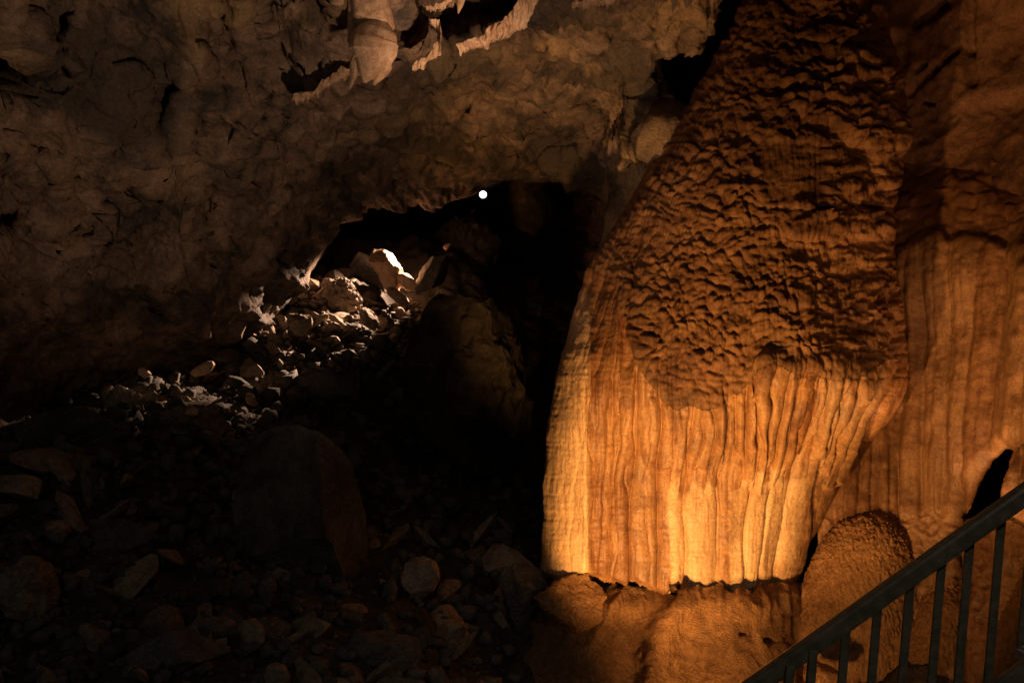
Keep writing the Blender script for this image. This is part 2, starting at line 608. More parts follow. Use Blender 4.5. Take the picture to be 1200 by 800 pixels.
h = (0.20 * fbm(P * 0.8, 3, 20) + 0.11 * fbm(P * 2.3, 4, 23, ridge=True) + 0.10 * (rid - 0.5) * sst(0, 0.3, f2 - f1) + 0.06 * off[..., 2]
     + 0.05 * (grid_ - 0.5) * sst(0.0, 0.15, g2 - g1) + 0.07 * goff[..., 0] * 0.6 + 0.045 * fbm(P * 9, 4, 26) + 0.018 * fbm(P * 30, 3, 28, ridge=True))
# scalloped lower wall on the far left, smoother
dg = np.stack([P[..., 0] * 1.6 + P[..., 2] * 1.1, P[..., 1] * 0.4, P[..., 2] * 0.5 - P[..., 0] * 0.3], -1)
h = h + 0.13 * fbm(dg * 1.1, 4, 29, ridge=True) + 0.03 * fbm(P * 5.5, 4, 30, ridge=True)
h *= 1 - 0.25 * sst(330, 430, PYf) * (PXf < 300)
vw = P / np.linalg.norm(P, axis=-1, keepdims=True)
h = h * (0.25 + 0.75 * sst(0.0, 0.35, np.abs((nrm * vw).sum(-1))))
P = P + nrm * h[..., None]
tint = 0.55 * sst(0.1, 0.5, fbm(P * 1.3, 4, 31)) * sst(560, 660, PXf) * sst(90, 140, PYf)
tint = tint + 0.7 * sst(0.0, 0.5, fbm(P * 1.9, 4, 33)) * sst(240, 120, PYf)
stain_shade = 0.8 * sst(0.0, 0.35, fbm(P * 1.1, 5, 35, gain=0.6))
wall = link("cave_wall", mesh_grid("cave_wall", P, {'tint': np.clip(tint, 0, 1), 'stain_shade': stain_shade}), M_wall)
tag(wall, kind='structure')

# ------------------------------------------------------------------ far end of the passage and the rock closing the chamber
cols2 = np.linspace(150, 1000, 220)
rows2 = np.linspace(100, 560, 150)
PX2, PY2 = np.meshgrid(cols2, rows2)
D2 = 19 - 5.0 * sst(640, 760, PX2) - 3.0 * sst(380, 250, PX2) + 0.6 * n2(PX2 * 0.02, PY2 * 0.02, 88)
P2 = U(PX2, PY2, D2)
n_ = grid_normals(P2)
if n_[10, 10, 1] > 0:
    n_ = -n_
P2 = P2 + n_ * (0.5 * fbm(P2 * 0.7, 5, 90, ridge=True))[..., None]
back_wall = link("passage_wall", mesh_grid("passage_wall", P2, {'tint': 0 * D2, 'stain_shade': 0 * D2}), M_wall)
tag(back_wall, kind='structure')

# shell of the chamber behind and beside the viewer
th = np.linspace(0, 2 * math.pi, 97)[:-1]
ph = np.linspace(-0.9, 1.45, 40)
TH, PH = np.meshgrid(th, ph)
S = np.stack([15 * np.cos(PH) * np.cos(TH), 8 + 20 * np.cos(PH) * np.sin(TH), -1 + 9.5 * np.sin(PH)], -1)
S = S * (1 + 0.06 * fbm(S * 0.3, 4, 95)[..., None])
shell = link("cave_ceiling", mesh_grid("cave_ceiling", S, {'tint': 0 * TH, 'stain_shade': 0 * TH}, wrap=True), M_wall)
tag(shell, kind='structure')

# ------------------------------------------------------------------ the great flowstone column
LE = [(-160, 890), (0, 872), (20, 866), (60, 846), (130, 803), (160, 778), (185, 764), (215, 748), (240, 735), (262, 722), (300, 700), (345, 681), (400, 663),
      (450, 650), (510, 641), (570, 636), (620, 636), (700, 634)]
RE = [(-160, 1000), (0, 1030), (15, 1036), (60, 1050), (120, 1064), (165, 1066), (200, 1052), (250, 1044), (300, 1047), (350, 1052), (400, 1058), (435, 1062),
      (455, 1058), (480, 1046), (505, 1030), (520, 1002), (560, 986), (600, 968), (640, 948), (700, 930)]
YFR = [(-160, 8.2), (0, 7.95), (100, 7.65), (200, 7.45), (300, 7.3), (400, 7.16), (440, 7.14), (500, 7.26), (560, 7.38), (700, 7.36)]
YSIDE = 8.15


def body_y(px, py, s):
    f = smooth(py, YFR, 28)
    y = YSIDE - (YSIDE - f) * (1 - np.abs(s) ** (2.6 + 3.5 * (s < 0) * sst(300, 450, py))) ** (1 / 2.0)
    # second smaller hood low on the right, with its own peak
    y = y - 0.06 * sst(0, 70, 70 - (np.abs(px - 945) + (385 - py) * 0.6).clip(0, 300)) * sst(325, 350, py) * sst(470, 430, py)
    y = y - 0.05 * sst(0, 1, (py - 405) / 25) * sst(520, 480, py) * sst(880, 900, px)
    # lip above the shadowed band
    y = y - 0.05 * sst(235, 268, py) * sst(285, 266, py) * sst(890, 930, px)
    y = y - 0.03 * sst(150, 240, py) * sst(250, 238, py) * sst(880, 900, px) * sst(1000, 960, px)
    # fold line that runs down the left of the face
    y = y + 0.07 * np.exp(-((px - interp(py, [(230, 760), (300, 745), (330, 742), (400, 732), (470, 735)])) / 5) ** 2) * sst(240, 280, py) * sst(480, 400, py)
    # pale pillar stands proud on the left
    y = y - 0.06 * sst(8, -3, px - interp(py, [(330, 688), (420, 692), (560, 688), (660, 690)])) * sst(330, 380, py)
    return y


SN = 560
th = np.concatenate([np.linspace(-2.5, -1.62, 12), np.linspace(-1.57, 1.57, SN), np.linspace(1.62, 2.5, 12)])
pyr = np.concatenate([np.arange(-160, 0, 5), np.arange(0, 700, 1.4)])
TH, PYb = np.meshgrid(th, pyr)
Lb, Rb = smooth(PYb, LE, 8), smooth(PYb, RE, 8)
Lb = Lb + 3.0 * n2(PYb * 0.03, 0 * PYb, 101, 4)
Rb = Rb + 3.5 * n2(PYb * 0.04, 0 * PYb + 9, 103, 4)
# uniform spacing across the front
sf = np.clip(TH / (math.pi / 2), -1, 1)
sf = np.where(np.abs(TH) <= 1.571, np.sign(sf) * np.minimum(1, np.abs(sf)) ** 0.9, np.sin(TH))
PXb = (Lb + Rb) / 2 + (Rb - Lb) / 2 * sf
Yb = body_y(PXb, PYb, np.clip(sf, -1, 1))
Yb = np.where(np.abs(TH) > 1.571, YSIDE + (np.abs(TH) - 1.571) * 1.0, Yb)

# masks
bnd = interp(PXb, [(690, 300), (720, 330), (745, 420), (760, 440), (790, 478), (850, 468), (880, 440), (900, 425), (960, 436), (1010, 425), (1060, 415)])
bnd = bnd + 12 * n2(PXb * 0.04, PYb * 0.01, 110, 3)
ms = sst(34, -26, PYb - bnd + 14 * n2(PXb * 0.09, PYb * 0.05, 111, 2))
wc = n2(PXb * 0.02, PYb * 0.02, 112, 3)
# scallops: cell size grows from the left rim to the middle
warp = 15 * n2(PXb * 0.022, PYb * 0.03, 114, 2)
warp2 = 9 * n2(PXb * 0.03, PYb * 0.03, 116, 2)


def scallop(cw, ch, seed):
    x = (PXb + warp) / cw
    y = (PYb + warp2) / ch
    ix = np.floor(x).astype(np.int64)
    iy = np.floor(y).astype(np.int64)
    h = np.full(x.shape, -0.12)
    for dx in (-1, 0, 1):
        for dy in (-1, 0, 1, 2):
            cx, cy = ix + dx, iy + dy
            ex = x - (cx + 0.5 + 0.9 * (_h(cx, cy, 0 * cx, seed) - 0.5))
            ey = y - (cy + 0.5 + 0.9 * (_h(cx, cy, 0 * cx + 5, seed) - 0.5))
            a = 0.45 + 0.55 * _h(cx, cy, 0 * cx + 7, seed)
            ey2 = np.where(ey < 0, ey * ey * 5.0, ey * ey * 1.3)
            h = np.maximum(h, a * (1 - 3.2 * ex * ex - ey2))
    return h * 0.8


def scallop_old(cw, ch, seed):
    x = (PXb + warp) / cw
    y = (PYb + warp2) / ch
    f1, f2, ox, oy, rid = worley2(x, y, seed, 0.95)
    edge = sst(0.0, 0.3, f2 - f1)
    # ledge at the top of each cell, sloping back below (micro-rimstone)
    prof = (0.6 - 0.55 * oy - 0.5 * ox * ox) * (0.45 + 0.8 * rid)
    return prof * edge


s_small = scallop(7.5, 6.5, 120)
s_med = np.maximum(scallop(17, 12, 122), 0.8 * scallop(11.5, 9, 123))
s_big = np.maximum(scallop(33, 17, 124), 0.8 * scallop(20, 12, 125))
s_wide = scallop(70, 26, 126)
ksm = sst(775, 735, PXb + 0.18 * (PYb - 250) + 20 * wc)
kbig = sst(850, 960, PXb + 40 * wc) * sst(330, 250, PYb)
kmid = 1 - ksm
disp_s = ksm * 0.022 * s_small + kmid * ((1 - kbig) * 0.068 * s_med + kbig * 0.085 * s_big) * (0.8 + 0.6 * wc) + kmid * 0.014 * scallop(11, 8, 121)
disp_s += 0.045 * s_wide * sst(820, 880, PXb)
# smooth panels inside the scalloped face
panel = sst(6, -8, poly_in(PXb + warp, PYb, [(884, 168), (962, 176), (968, 232), (900, 238)]))
disp_s *= 1 - 0.75 * panel
disp_s *= 1 - 0.55 * sst(10, -12, poly_in(PXb + warp, PYb, [(752, 262), (800, 268), (786, 300), (755, 290)]))
# fluting: lines run with the flanks
qf = PXb + 0.5 * (np.clip(PXb - 800, 0, 400) / 250) ** 1.5 * (PYb - 430) * (PYb > 430) - (Lb - 636) * np.clip(1 - (PXb - Lb) / 130, 0, 1)
sl = (qf - 630) / 400


def flute(n, seed, wob=0.35, zf=0.012):
    x = sl * n + wob * n2(sl * 9, PYb * zf, seed, 3)
    i = np.floor(x)
    hh = _h(i.astype(np.int64), 0 * i.astype(np.int64), 0 * i.astype(np.int64), seed)
    f = x - i
    c = 0.32 + 0.36 * hh
    f = np.where(f < c, f / c * 0.5, 0.5 + (f - c) / (1 - c) * 0.5)
    p = np.clip(1 - np.abs(2 * f - 1) ** 2.4, 0, 1) ** 0.6
    return p * (0.35 + 0.65 * hh), hh


fl1, hh1 = flute(26, 130, 0.9)
fl2, hh2 = flute(58, 132, 1.2, 0.02)
fl3, hh3 = flute(11, 134, 0.8, 0.006)
amp1 = 0.020 + 0.022 * sst(-0.2, 0.5, n2(PXb * 0.012, PYb * 0.01, 136))
fringe = sst(860, 900, PXb) * sst(600, 540, PYb + 0.5 * (PXb - 900)) * sst(405, 440, PYb)
amp1 = amp1 + 0.035 * fringe + 0.045 * sst(425, 460, PYb) * sst(575, 510, PYb) * sst(770, 820, PXb)
pillar = sst(696, 684, PXb) * sst(320, 380, PYb)
smoothp = sst(556, 590, PYb + 30 * (hh1 - 0.5)) * sst(782, 788, PXb)
disp_f = -0.07 + (1 - 0.7 * smoothp) * (amp1 * fl1 * (1.25 - 1.0 * sst(490, 580, PYb + 50 * n2(PXb * 0.04, 0 * PYb, 138)) * sst(745, 780, PXb)) + 0.006 * fl2) * (0.55 + 0.9 * sst(-0.3, 0.5, n2(PXb * 0.015, PYb * 0.006, 137))) + 0.075 * fl3
disp_f = disp_f * (1 - pillar) + pillar * (0.018 * fl3 + 0.004 * fl2 - 0.01)
# ends of the hanging fringe over the pale curtain
endy = interp(PXb, [(690, 520), (735, 500), (760, 590), (800, 540), (850, 560), (880, 556), (920, 545), (960, 520), (1000, 540)]) + 60 * (hh1 - 0.5) + 40 * n2(PXb * 0.035, 0 * PYb, 141)
step = sst(3, -3, PYb - endy)
disp_f = disp_f + 0.045 * step * sst(745, 765, PXb)
# vertical drip lines on lower scallops
disp = ms * disp_s + (1 - ms) * disp_f + ms * 0.008 * fl2
PB = U(PXb, PYb, Yb)
disp = disp + 0.035 * fbm(PB * 1.6, 3, 150) + 0.010 * fbm(PB * 8, 3, 152) + 0.0035 * fbm(PB * 34, 2, 154) + 0.0035 * n2(PXb * 0.06, PYb * 0.35, 155, 2)
disp = disp * sst(0, 0.03, 1 - np.abs(sf) + 0.012)
hem = interp(PXb, [(630, 662), (650, 668), (690, 664), (735, 676), (742, 670), (780, 690), (797, 676), (812, 692), (845, 692), (856, 686), (870, 691), (884, 683), (900, 694), (930, 700)])
disp = disp - 0.05 * sst(9, -1, hem + 11 - PYb) ** 1.5
nb_ = grid_normals(PB)
if nb_[300, SN // 2, 1] > 0:
    nb_ = -nb_
PB = PB + nb_ * disp[..., None]
wq = warp * 0.3 + 5 * (hh1 - 0.5)
tint = np.maximum(pillar * (0.9 + 0.2 * fbm(PB * 4, 3, 160)),
                  sst(2, -5, poly_in(PXb, PYb + 30 * (hh1 - 0.5), [(854, 572), (900, 556), (948, 545), (940, 610), (926, 720), (856, 720)])) * (0.8 + 0.5 * fbm(PB * 5, 3, 161)))
tint = np.maximum(tint, 0.8 * sst(2, -5, poly_in(PXb + wq, PYb + 30 * (hh1 - 0.5), [(784, 575), (815, 560), (845, 580), (843, 720), (784, 720)])))
tint = np.clip(tint, 0, 1)
tint = np.maximum(tint, 0.35 * hh3 * (1 - ms))
stain_shade = sst(0.25, 0.7, n2(PXb * 0.03, PYb * 0.006, 162, 4) + 0.3 * (fl1 < 0.25)) * 0.55
stain_shade = np.maximum(stain_shade, sst(775, 745, PXb) * sst(686, 698, PXb) * sst(520, 400, PYb) * 0.6)
stain_shade = np.maximum(stain_shade, sst(786, 778, PXb) * sst(690, 700, PXb) * sst(480, 560, PYb) * (0.28 + 0.3 * hh1))
stain_shade = stain_shade * (1 - 0.85 * tint) * (1 - 0.45 * ms * sst(180, 260, PYb))
stain_shade = np.maximum(stain_shade, 0.7 * sst(300, 60, PYb + 40 * wc))  # hood darkens upward: falloff of the uplight put into the colour
hem = interp(PXb, [(630, 662), (650, 668), (690, 664), (735, 676), (742, 670), (780, 690), (797, 676), (812, 692), (845, 692), (856, 686), (870, 691), (884, 683), (900, 694), (930, 700)])
hem = hem + 12 + 10 * sst(800, 840, PXb) + 7 * n2(PXb * 0.11, 0 * PXb, 165, 4, 0.6)
attrs = {'tint': np.clip(tint, 0, 1), 'stain_shade': np.clip(stain_shade, 0, 1)}
col_base = Uv(830, 700, 7.7)
cb = np.array(col_base)
column = empty("flowstone_column", col_base)
tag(column, "huge orange flowstone column with scalloped hood and fluted curtains, lit from below", "flowstone column")
# split along the natural edge where the scales end and the curtains begin, and at the pale pillar
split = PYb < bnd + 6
pill = (PXb < interp(PYb, [(330, 690), (420, 692), (560, 688), (660, 690)]) + 2 * n2(PYb * 0.1, 0 * PYb, 168)) & (PYb > 335)


def part_from(mask, name, mat, label):
    m = mask.copy()
    # grow by one vertex so that neighbouring parts meet
    g = m.copy()
    g[1:] |= m[:-1]
    g[:-1] |= m[1:]
    g[:, 1:] |= m[:, :-1]
    g[:, :-1] |= m[:, 1:]
    me = mesh_grid(name, PB - cb, attrs, keep=g)
    bmx = bmesh.new()
    bmx.from_mesh(me)
    bmesh.ops.delete(bmx, geom=[v for v in bmx.verts if not v.link_faces], context='VERTS')
    bmx.to_mesh(me)
    bmx.free()
    o = link(name, me, mat, column)
    o['label'] = label
    return o


inb = PYb < hem
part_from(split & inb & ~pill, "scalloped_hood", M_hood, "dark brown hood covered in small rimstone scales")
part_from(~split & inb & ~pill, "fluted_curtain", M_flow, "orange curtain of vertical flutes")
part_from(pill & inb, "pale_pillar", M_flow, "smooth pale yellow pillar at the left edge")

# free hanging flutes at the lower rim of the hood
Yinterp_rows = pyr


def surf(px, py):
    L0, R0 = interp(py, LE), interp(py, RE)
    s = np.clip((px - (L0 + R0) / 2) / ((R0 - L0) / 2), -0.995, 0.995)
    return float(body_y(np.array(float(px)), np.array(float(py)), np.array(float(s))))


def tube(name, pts, radii, mat, parent=None, loc=(0, 0, 0), seg=14, label=None, rough=0.12, seed=0, flat=1.0, sub=5):
    pts = np.array([list(p) for p in pts], float)
    radii = np.array(radii, float)
    t0 = np.arange(len(pts))
    t = np.linspace(0, len(pts) - 1, (len(pts) - 1) * sub + 1)
    C = np.stack([np.interp(t, t0, pts[:, k]) for k in range(3)], -1)
    if len(pts) > 2:
        for _ in range(sub // 2):
            C[1:-1] = 0.25 * C[:-2] + 0.5 * C[1:-1] + 0.25 * C[2:]
    R = np.interp(t, t0, radii)
    T = np.gradient(C, axis=0)
    T /= np.linalg.norm(T, axis=1, keepdims=True)
    ref = np.array([0, 1.0, 0.02])
    A = np.cross(T, ref)
    A /= np.linalg.norm(A, axis=1, keepdims=True)
    B = np.cross(T, A)
    an = np.linspace(0, 2 * math.pi, seg, endpoint=False)
    G = C[:, None] + R[:, None, None] * (A[:, None] * np.cos(an)[None, :, None] + flat * B[:, None] * np.sin(an)[None, :, None])
    mr = max(radii.max(), 0.01)
    nz = fbm(G / mr * 0.8 + seed * 3.1, 3, 170 + seed)
    nv = fbm(np.stack([an * 1.6 + seed, an * 0, an * 0], -1), 2, 171 + seed)
    G = C[:, None] + (G - C[:, None]) * (1 + rough * nz + rough * nv[None])[..., None]
    me = mesh_grid(name, G - np.array(loc) * 0, wrap=True)
    o = link(name, me, mat, parent)
    if label:
        o['label'] = label
    return o


random.seed(3)
x = 842.0
k = 0
while x < 1050:
    w = random.uniform(7, 13)
    xt = x + w / 2
    slip = (xt - 842) / 208
    ytop = interp(xt, [(842, 470), (880, 446), (930, 440), (1050, 428)]) + random.uniform(-6, 8)
    yb = interp(xt, [(842, 505), (880, 520), (940, 540), (980, 530), (1020, 512), (1050, 492)]) + random.uniform(-14, 14)
    lean = -6 - 24 * slip ** 2 * (yb - ytop) / 70
    pp = []
    rr = []
    for j in range(6):
        t = j / 5
        yy = ytop + (yb - ytop) * t
        xx = xt + lean * (t ** 1.3)
        rw = w / 2 * 7.3 / F
        pp.append(Uv(xx, yy, surf(min(xx, interp(yy, RE) - 3), yy) - 0.012 + 0.02 * (t > 0.9)) - col_base)
        rr.append(rw * (0.55 + 0.5 * math.sin(math.pi * min(1, t * 0.8 + 0.15))) * (0.35 if j == 5 else 1) * (0.5 if j == 0 else 1))
    tube("flute", pp, rr, M_flow, column, seed=k, rough=0.22, seg=12)
    x += w * random.uniform(0.9, 1.25)
    k += 1

# ------------------------------------------------------------------ sheet builder for stone faces
def sheet(name, x0, x1, y0, y1, step, depth_fn, disp_fn, mat, origin=None, parent=None, keep_fn=None, xlo=None, xhi=None):
    xs = np.arange(x0, x1, step)
    if xhi:
        xs = np.concatenate([xs, np.arange(x1, xhi, step * 7)])
    ys = np.arange(y0, y1, step)
    X, Y = np.meshgrid(xs, ys)
    Dp = depth_fn(X, Y)
    G = U(X, Y, Dp)
    nn = grid_normals(G)
    if nn[len(ys) // 2, len(xs) // 2, 1] > 0:
        nn = -nn
    dd, at = disp_fn(X, Y, G)
    vw = G / np.linalg.norm(G, axis=-1, keepdims=True)
    dd = dd * sst(0.05, 0.45, np.abs((nn * vw).sum(-1)))
    G = G + nn * dd[..., None]
    kp = keep_fn(X, Y) if keep_fn else None
    og = np.array(origin) if origin is not None else np.zeros(3)
    me = mesh_grid(name, G - og, at, keep=kp)
    o = link(name, me, mat, parent, (0, 0, 0) if parent else tuple(og))
    return o


# rock apron under the column
AC = [(540, 640, 9.2), (600, 660, 8.4), (640, 690, 7.85), (700, 690, 7.47), (800, 685, 7.36), (900, 685, 7.4), (940, 685, 7.75), (540, 810, 7.6), (640, 810, 7.15),
      (720, 810, 6.95), (800, 800, 6.95), (860, 800, 6.95), (940, 800, 7.45), (1010, 800, 8.1), (980, 740, 8.2), (740, 740, 7.22), (860, 740, 7.15), (700, 950, 6.3), (900, 950, 6.4),
      (500, 950, 6.8), (1050, 950, 7.6), (800, 620, 7.9), (650, 640, 8.2), (950, 620, 8.3), (620, 720, 7.9)]
apr = tps([(a, b) for a, b, d in AC], [d for a, b, d in AC], 0.003)


def ap_depth(X, Y):
    d = apr(X, Y)
    # a rib that comes down and splits the lit right from the shaded left
    rib = interp(Y, [(660, 802), (700, 787), (740, 768), (800, 752), (950, 740)])
    d = d - 0.11 * np.exp(-((X - rib - 10) / 15) ** 2) * sst(665, 690, Y)
    d = d + 0.04 * np.exp(-((X - rib + 20) / 16) ** 2) * sst(665, 690, Y)
    rib2 = interp(Y, [(660, 742), (700, 722), (760, 690)])
    d = d - 0.08 * np.exp(-((X - rib2) / 9) ** 2) * sst(665, 690, Y) * sst(780, 730, Y)
    d = d - 0.2 * np.exp(-((X - 665) / 32) ** 2 - ((Y - 700) / 26) ** 2)
    # notches under the hem
    for cx, cy, rx, ry, a in [(795, 678, 3, 12, 0.3), (870, 742, 5, 3, 0.05), (900, 751, 7, 4, 0.07)]:
        r = ((X - cx) / rx) ** 2 + ((Y - cy) / ry) ** 2
        d = d + a * sst(1.5, 0.5, r)
    return d


def ap_disp(X, Y, G):
    dd = 0.06 * fbm(G * np.array([2.6, 2, 1.2]), 4, 180) + 0.014 * fbm(G * 6, 4, 182, ridge=True) + 0.007 * fbm(G * 25, 3, 184)
    f1, f2, ox, oy, rid = worley2(X / 34 + 0.4 * n2(X * .03, Y * .03, 186), Y / 26, 187)
    dd = dd + 0.015 * (rid - 0.5) * sst(0, 0.25, f2 - f1)
    dd = dd + 0.05 * sst(745, 680, Y) * n2(X * .11, Y * .008, 191, 3) - 0.07 * sst(712, 678, Y)
    st = 0.5 * sst(800, 700, X + 12 * n2(X * .05, Y * .05, 188))  # left of the rib the apron's shade is painted into the colour
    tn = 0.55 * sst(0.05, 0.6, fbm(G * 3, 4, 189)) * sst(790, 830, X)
    return dd, {'tint': tn, 'stain_shade': np.clip(st + 0.4 * sst(0.2, 0.6, fbm(G * 5, 4, 190)), 0, 1)}


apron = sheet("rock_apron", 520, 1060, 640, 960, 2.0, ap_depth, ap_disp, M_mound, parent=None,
              keep_fn=lambda X, Y: Y > interp(X, [(520, 830), (556, 790), (590, 745), (612, 700), (628, 672), (650, 664), (690, 668), (735, 678), (780, 684), (795, 670), (812, 686), (845, 676), (858, 690), (872, 680), (888, 690), (900, 674), (930, 678), (1100, 680)]) + 7 * n2(X * .06, X * 0, 3, 4),
              origin=Uv(800, 800, 7))
tag(apron, "orange rock apron with a forked rib at the foot of the great column", "rock apron")

# ------------------------------------------------------------------ right hand rock and ribbed flowstone wall
RC = [(1000, 0, 9.3), (1000, 300, 9.1), (1000, 600, 8.35), (1100, 0, 8.9), (1100, 200, 8.8), (1100, 400, 8.45), (1100, 600, 8.2), (1200, 0, 8.3),
      (1200, 200, 8.1), (1200, 400, 7.6), (1200, 600, 7.4), (1500, 0, 6.5), (1500, 400, 6), (1500, 800, 5.6), (1000, -300, 7), (1300, -300, 6.2), (900, 0, 9.6), (900, -200, 8.4), (850, -100, 9.2)]
rwd = tps([(a, b) for a, b, d in RC], [d for a, b, d in RC], 0.003)


def ru_disp(X, Y, G):
    dd = 0.16 * fbm(G * 0.9, 4, 200) + 0.05 * fbm(G * 2.6, 4, 202, ridge=True) + 0.012 * fbm(G * 14, 3, 204)
    wxx = X + 5 * n2(X * .04, Y * .04, 206)
    for pts, w, a in [([(1126, 56), (1112, 72), (1096, 84), (1068, 112)], 7, 0.05), ([(1086, 78), (1078, 86)], 5, 0.05), ([(1075, 25), (1100, 10), (1130, -10)], 12, 0.07),
                      ([(1136, 0), (1138, 60), (1142, 100)], 8, 0.06), ([(1088, 122), (1094, 125)], 2.5, 0.06)]:
        for i in range(len(pts) - 1):
            d, t = seg_d(wxx, Y, pts[i], pts[i + 1])
            dd = dd - a * sst(w, w * 0.2, d)
    return dd, {'tint': 0.2 * sst(0, 0.5, fbm(G * 2, 3, 208)), 'stain_shade': 0.6 * sst(0.1, 0.5, fbm(G * 1.6, 5, 209))}


M_ru = rock_mat("red_brown_rock", (0.07, 0.035, 0.022), (0.17, 0.085, 0.05), (0.24, 0.13, 0.08), pale=(0.3, 0.18, 0.11), scale=0.8, bump=0.6, spec=0.25, fine=40, bdist=0.02)
ru = sheet("right_wall", 860, 1215, -200, 420, 2.6, lambda X, Y: rwd(X, Y) + 0.25 * sst(1035, 990, X), ru_disp, M_ru, xhi=1700)
tag(ru, kind='structure')

LEDGE = [(1000, 205), (1040, 196), (1062, 176), (1090, 170), (1115, 164), (1140, 178), (1165, 190), (1200, 203), (1260, 210), (1800, 230)]
CREV = [(1130, 606), (1140, 596), (1150, 565), (1166, 540), (1180, 526), (1186, 528), (1182, 548), (1174, 566), (1172, 588), (1160, 606)]


def rr_depth(X, Y):
    d = rwd(X, Y) - 0.16 * sst(0, 60, Y - interp(X, LEDGE)) - 0.1 * sst(400, 600, Y)
    # upper course steps back above the ledges hanging at 1060..1100
    l2 = interp(X, [(1000, 312), (1046, 300), (1060, 288), (1085, 272), (1098, 264), (1110, 275), (1150, 270), (1178, 283), (1200, 278), (1800, 280)])
    d = d - 0.08 * sst(-3, 14, Y - l2)
    d = d + 0.07 * sst(465, 480, Y + 8 * n2(X * .05, Y * 0, 224)) * sst(1078, 1050, X)
    # nearer edge at the far right
    d = d - 0.18 * sst(1172, 1200, X + 0.08 * (Y - 400)) * sst(250, 330, Y) * sst(540, 500, Y)
    d = d + 0.06 * sst(7, 0, poly_in(X + 3 * n2(X * .1, Y * .1, 210), Y, CREV))
    d = d + 0.12 * np.exp(-((X - 1128) / 7) ** 2) * sst(540, 600, Y)
    # boulder-like bulge beyond the crevice
    d = d - 0.35 * np.sqrt(np.clip(1 - ((X - 1215) / 44) ** 2 - ((Y - 568) / 48) ** 2, 0, 1)) * (X > 1168)
    return d


def rr_disp(X, Y, G):
    q = X + 5 * n2(X * .01, Y * .012, 211, 3) + interp(Y, [(170, -6), (300, 0), (600, 9)])

    def fl(w, seed, pw=2.2):
        x = q / w + 0.4 * n2(X * .02, Y * .004, seed)
        i = np.floor(x)
        ii = i.astype(np.int64)
        hh = _h(ii, 0 * ii, 0 * ii, seed)
        f = x - i
        c = 0.3 + 0.4 * hh
        f = np.where(f < c, f / c * 0.5, 0.5 + (f - c) / (1 - c) * 0.5)
        return np.clip(1 - np.abs(2 * f - 1) ** pw, 0, 1) ** 0.7 * (0.4 + 0.6 * hh), hh
    a, ha = fl(31, 212)
    b, hb = fl(11, 213)
    top = sst(240, 330, Y)
    dd = (0.07 * a + 0.02 * b + 0.05 * fbm(G * np.array([5, 3, 0.6]), 3, 225)) * top * sst(625, 590, Y)
    # scaly upper band
    f1, f2, ox, oy, rid = worley2(X / 26 + 0.3 * n2(X * .03, Y * .03, 214), Y / 17, 215)
    dd = dd + (1 - top) * (0.02 * (0.5 - 0.8 * oy) * sst(0, .5, f2 - f1) + 0.05 * fbm(G * np.array([3.5, 3, 2]), 4, 216))
    # fringe low on the left part
    fr = sst(1068, 1058, X) * sst(505, 530, Y)
    c, hc = fl(13, 217)
    dd = dd * (1 - 0.6 * fr) + fr * 0.05 * c
    low = sst(590, 612, Y)
    dd = dd + low * 0.03 * fbm(G * 14, 3, 218, ridge=True)
    dd = dd + 0.06 * fbm(G * 1.4, 3, 219) + 0.015 * fbm(G * 8, 3, 220) + 0.004 * fbm(G * 34, 2, 221)
    dd = dd * sst(-1, 16, poly_in(X, Y, CREV))
    st = 0.6 * sst(0.1, 0.6, n2(X * .03, Y * .005, 222, 4)) + 0.5 * sst(330, 200, Y)  # vertical streaks, plus a darker tone towards the top
    return dd, {'tint': 0.45 * ha * top, 'stain_shade': np.clip(st, 0, 1)}


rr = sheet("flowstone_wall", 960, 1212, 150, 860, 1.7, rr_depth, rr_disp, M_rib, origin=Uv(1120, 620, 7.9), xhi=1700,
           keep_fn=lambda X, Y: (Y > interp(X, LEDGE) + 4 * n2(X * .08, Y * 0, 223)) & (poly_in(X + 3 * n2(X * .1, Y * .1, 210), Y, CREV) > 0))
tag(rr, "brown ribbed flowstone wall with vertical folds behind the handrail", "flowstone wall")

# granular mounds in front of it
def mound(name, cx, cy, rx, ry, yback, bulge, seed, label, dark0):
    nth, nr_ = 260, 150
    t = np.linspace(-1.25, 1.25, nth)
    v = np.linspace(0.02, 1.0, nr_)
    T, V = np.meshgrid(t, v)
    # quarter dome, top at V=0
    ang = V * math.pi / 2
    X = cx + rx * np.sin(T) * np.sin(ang) ** 0.95 * (1 + 0.06 * np.sin(T * 3 + seed)) * (0.8 + 0.5 * V ** 2)
    Yp = cy - ry * np.cos(ang) ** 1.0 + ry * 0.9 * (V ** 4)
    Dp = yback - bulge * np.cos(T) * np.sin(ang) ** 0.9
    G = U(X, Yp, Dp)
    nn = grid_normals(G)
    if nn[nr_ // 2, nth // 2, 1] > 0:
        nn = -nn
    f1, f2, off, rid = worley3(G * np.array([26, 26, 40]) + 0.7 * fbm(G * 10, 2, seed + 4)[..., None], seed)
    dd = 0.05 * fbm(G * 2.5, 3, seed + 5) + 0.014 * sst(0, .4, f2 - f1) + 0.015 * fbm(G * 16, 3, seed + 6) + 0.006 * fbm(G * 45, 2, seed + 7)
    G = G + nn * dd[..., None]
    base = Uv(cx, cy + ry, yback - bulge / 2)
    me = mesh_grid(name, G - np.array(base), {'tint': 0 * T, 'stain_shade': 0 * T + dark0})  # one even darkening over the whole mound
    o = link(name, me, M_mound, None, base)
    tag(o, label, "flowstone mound", "granular mounds at the foot of the flowstone wall")
    return o


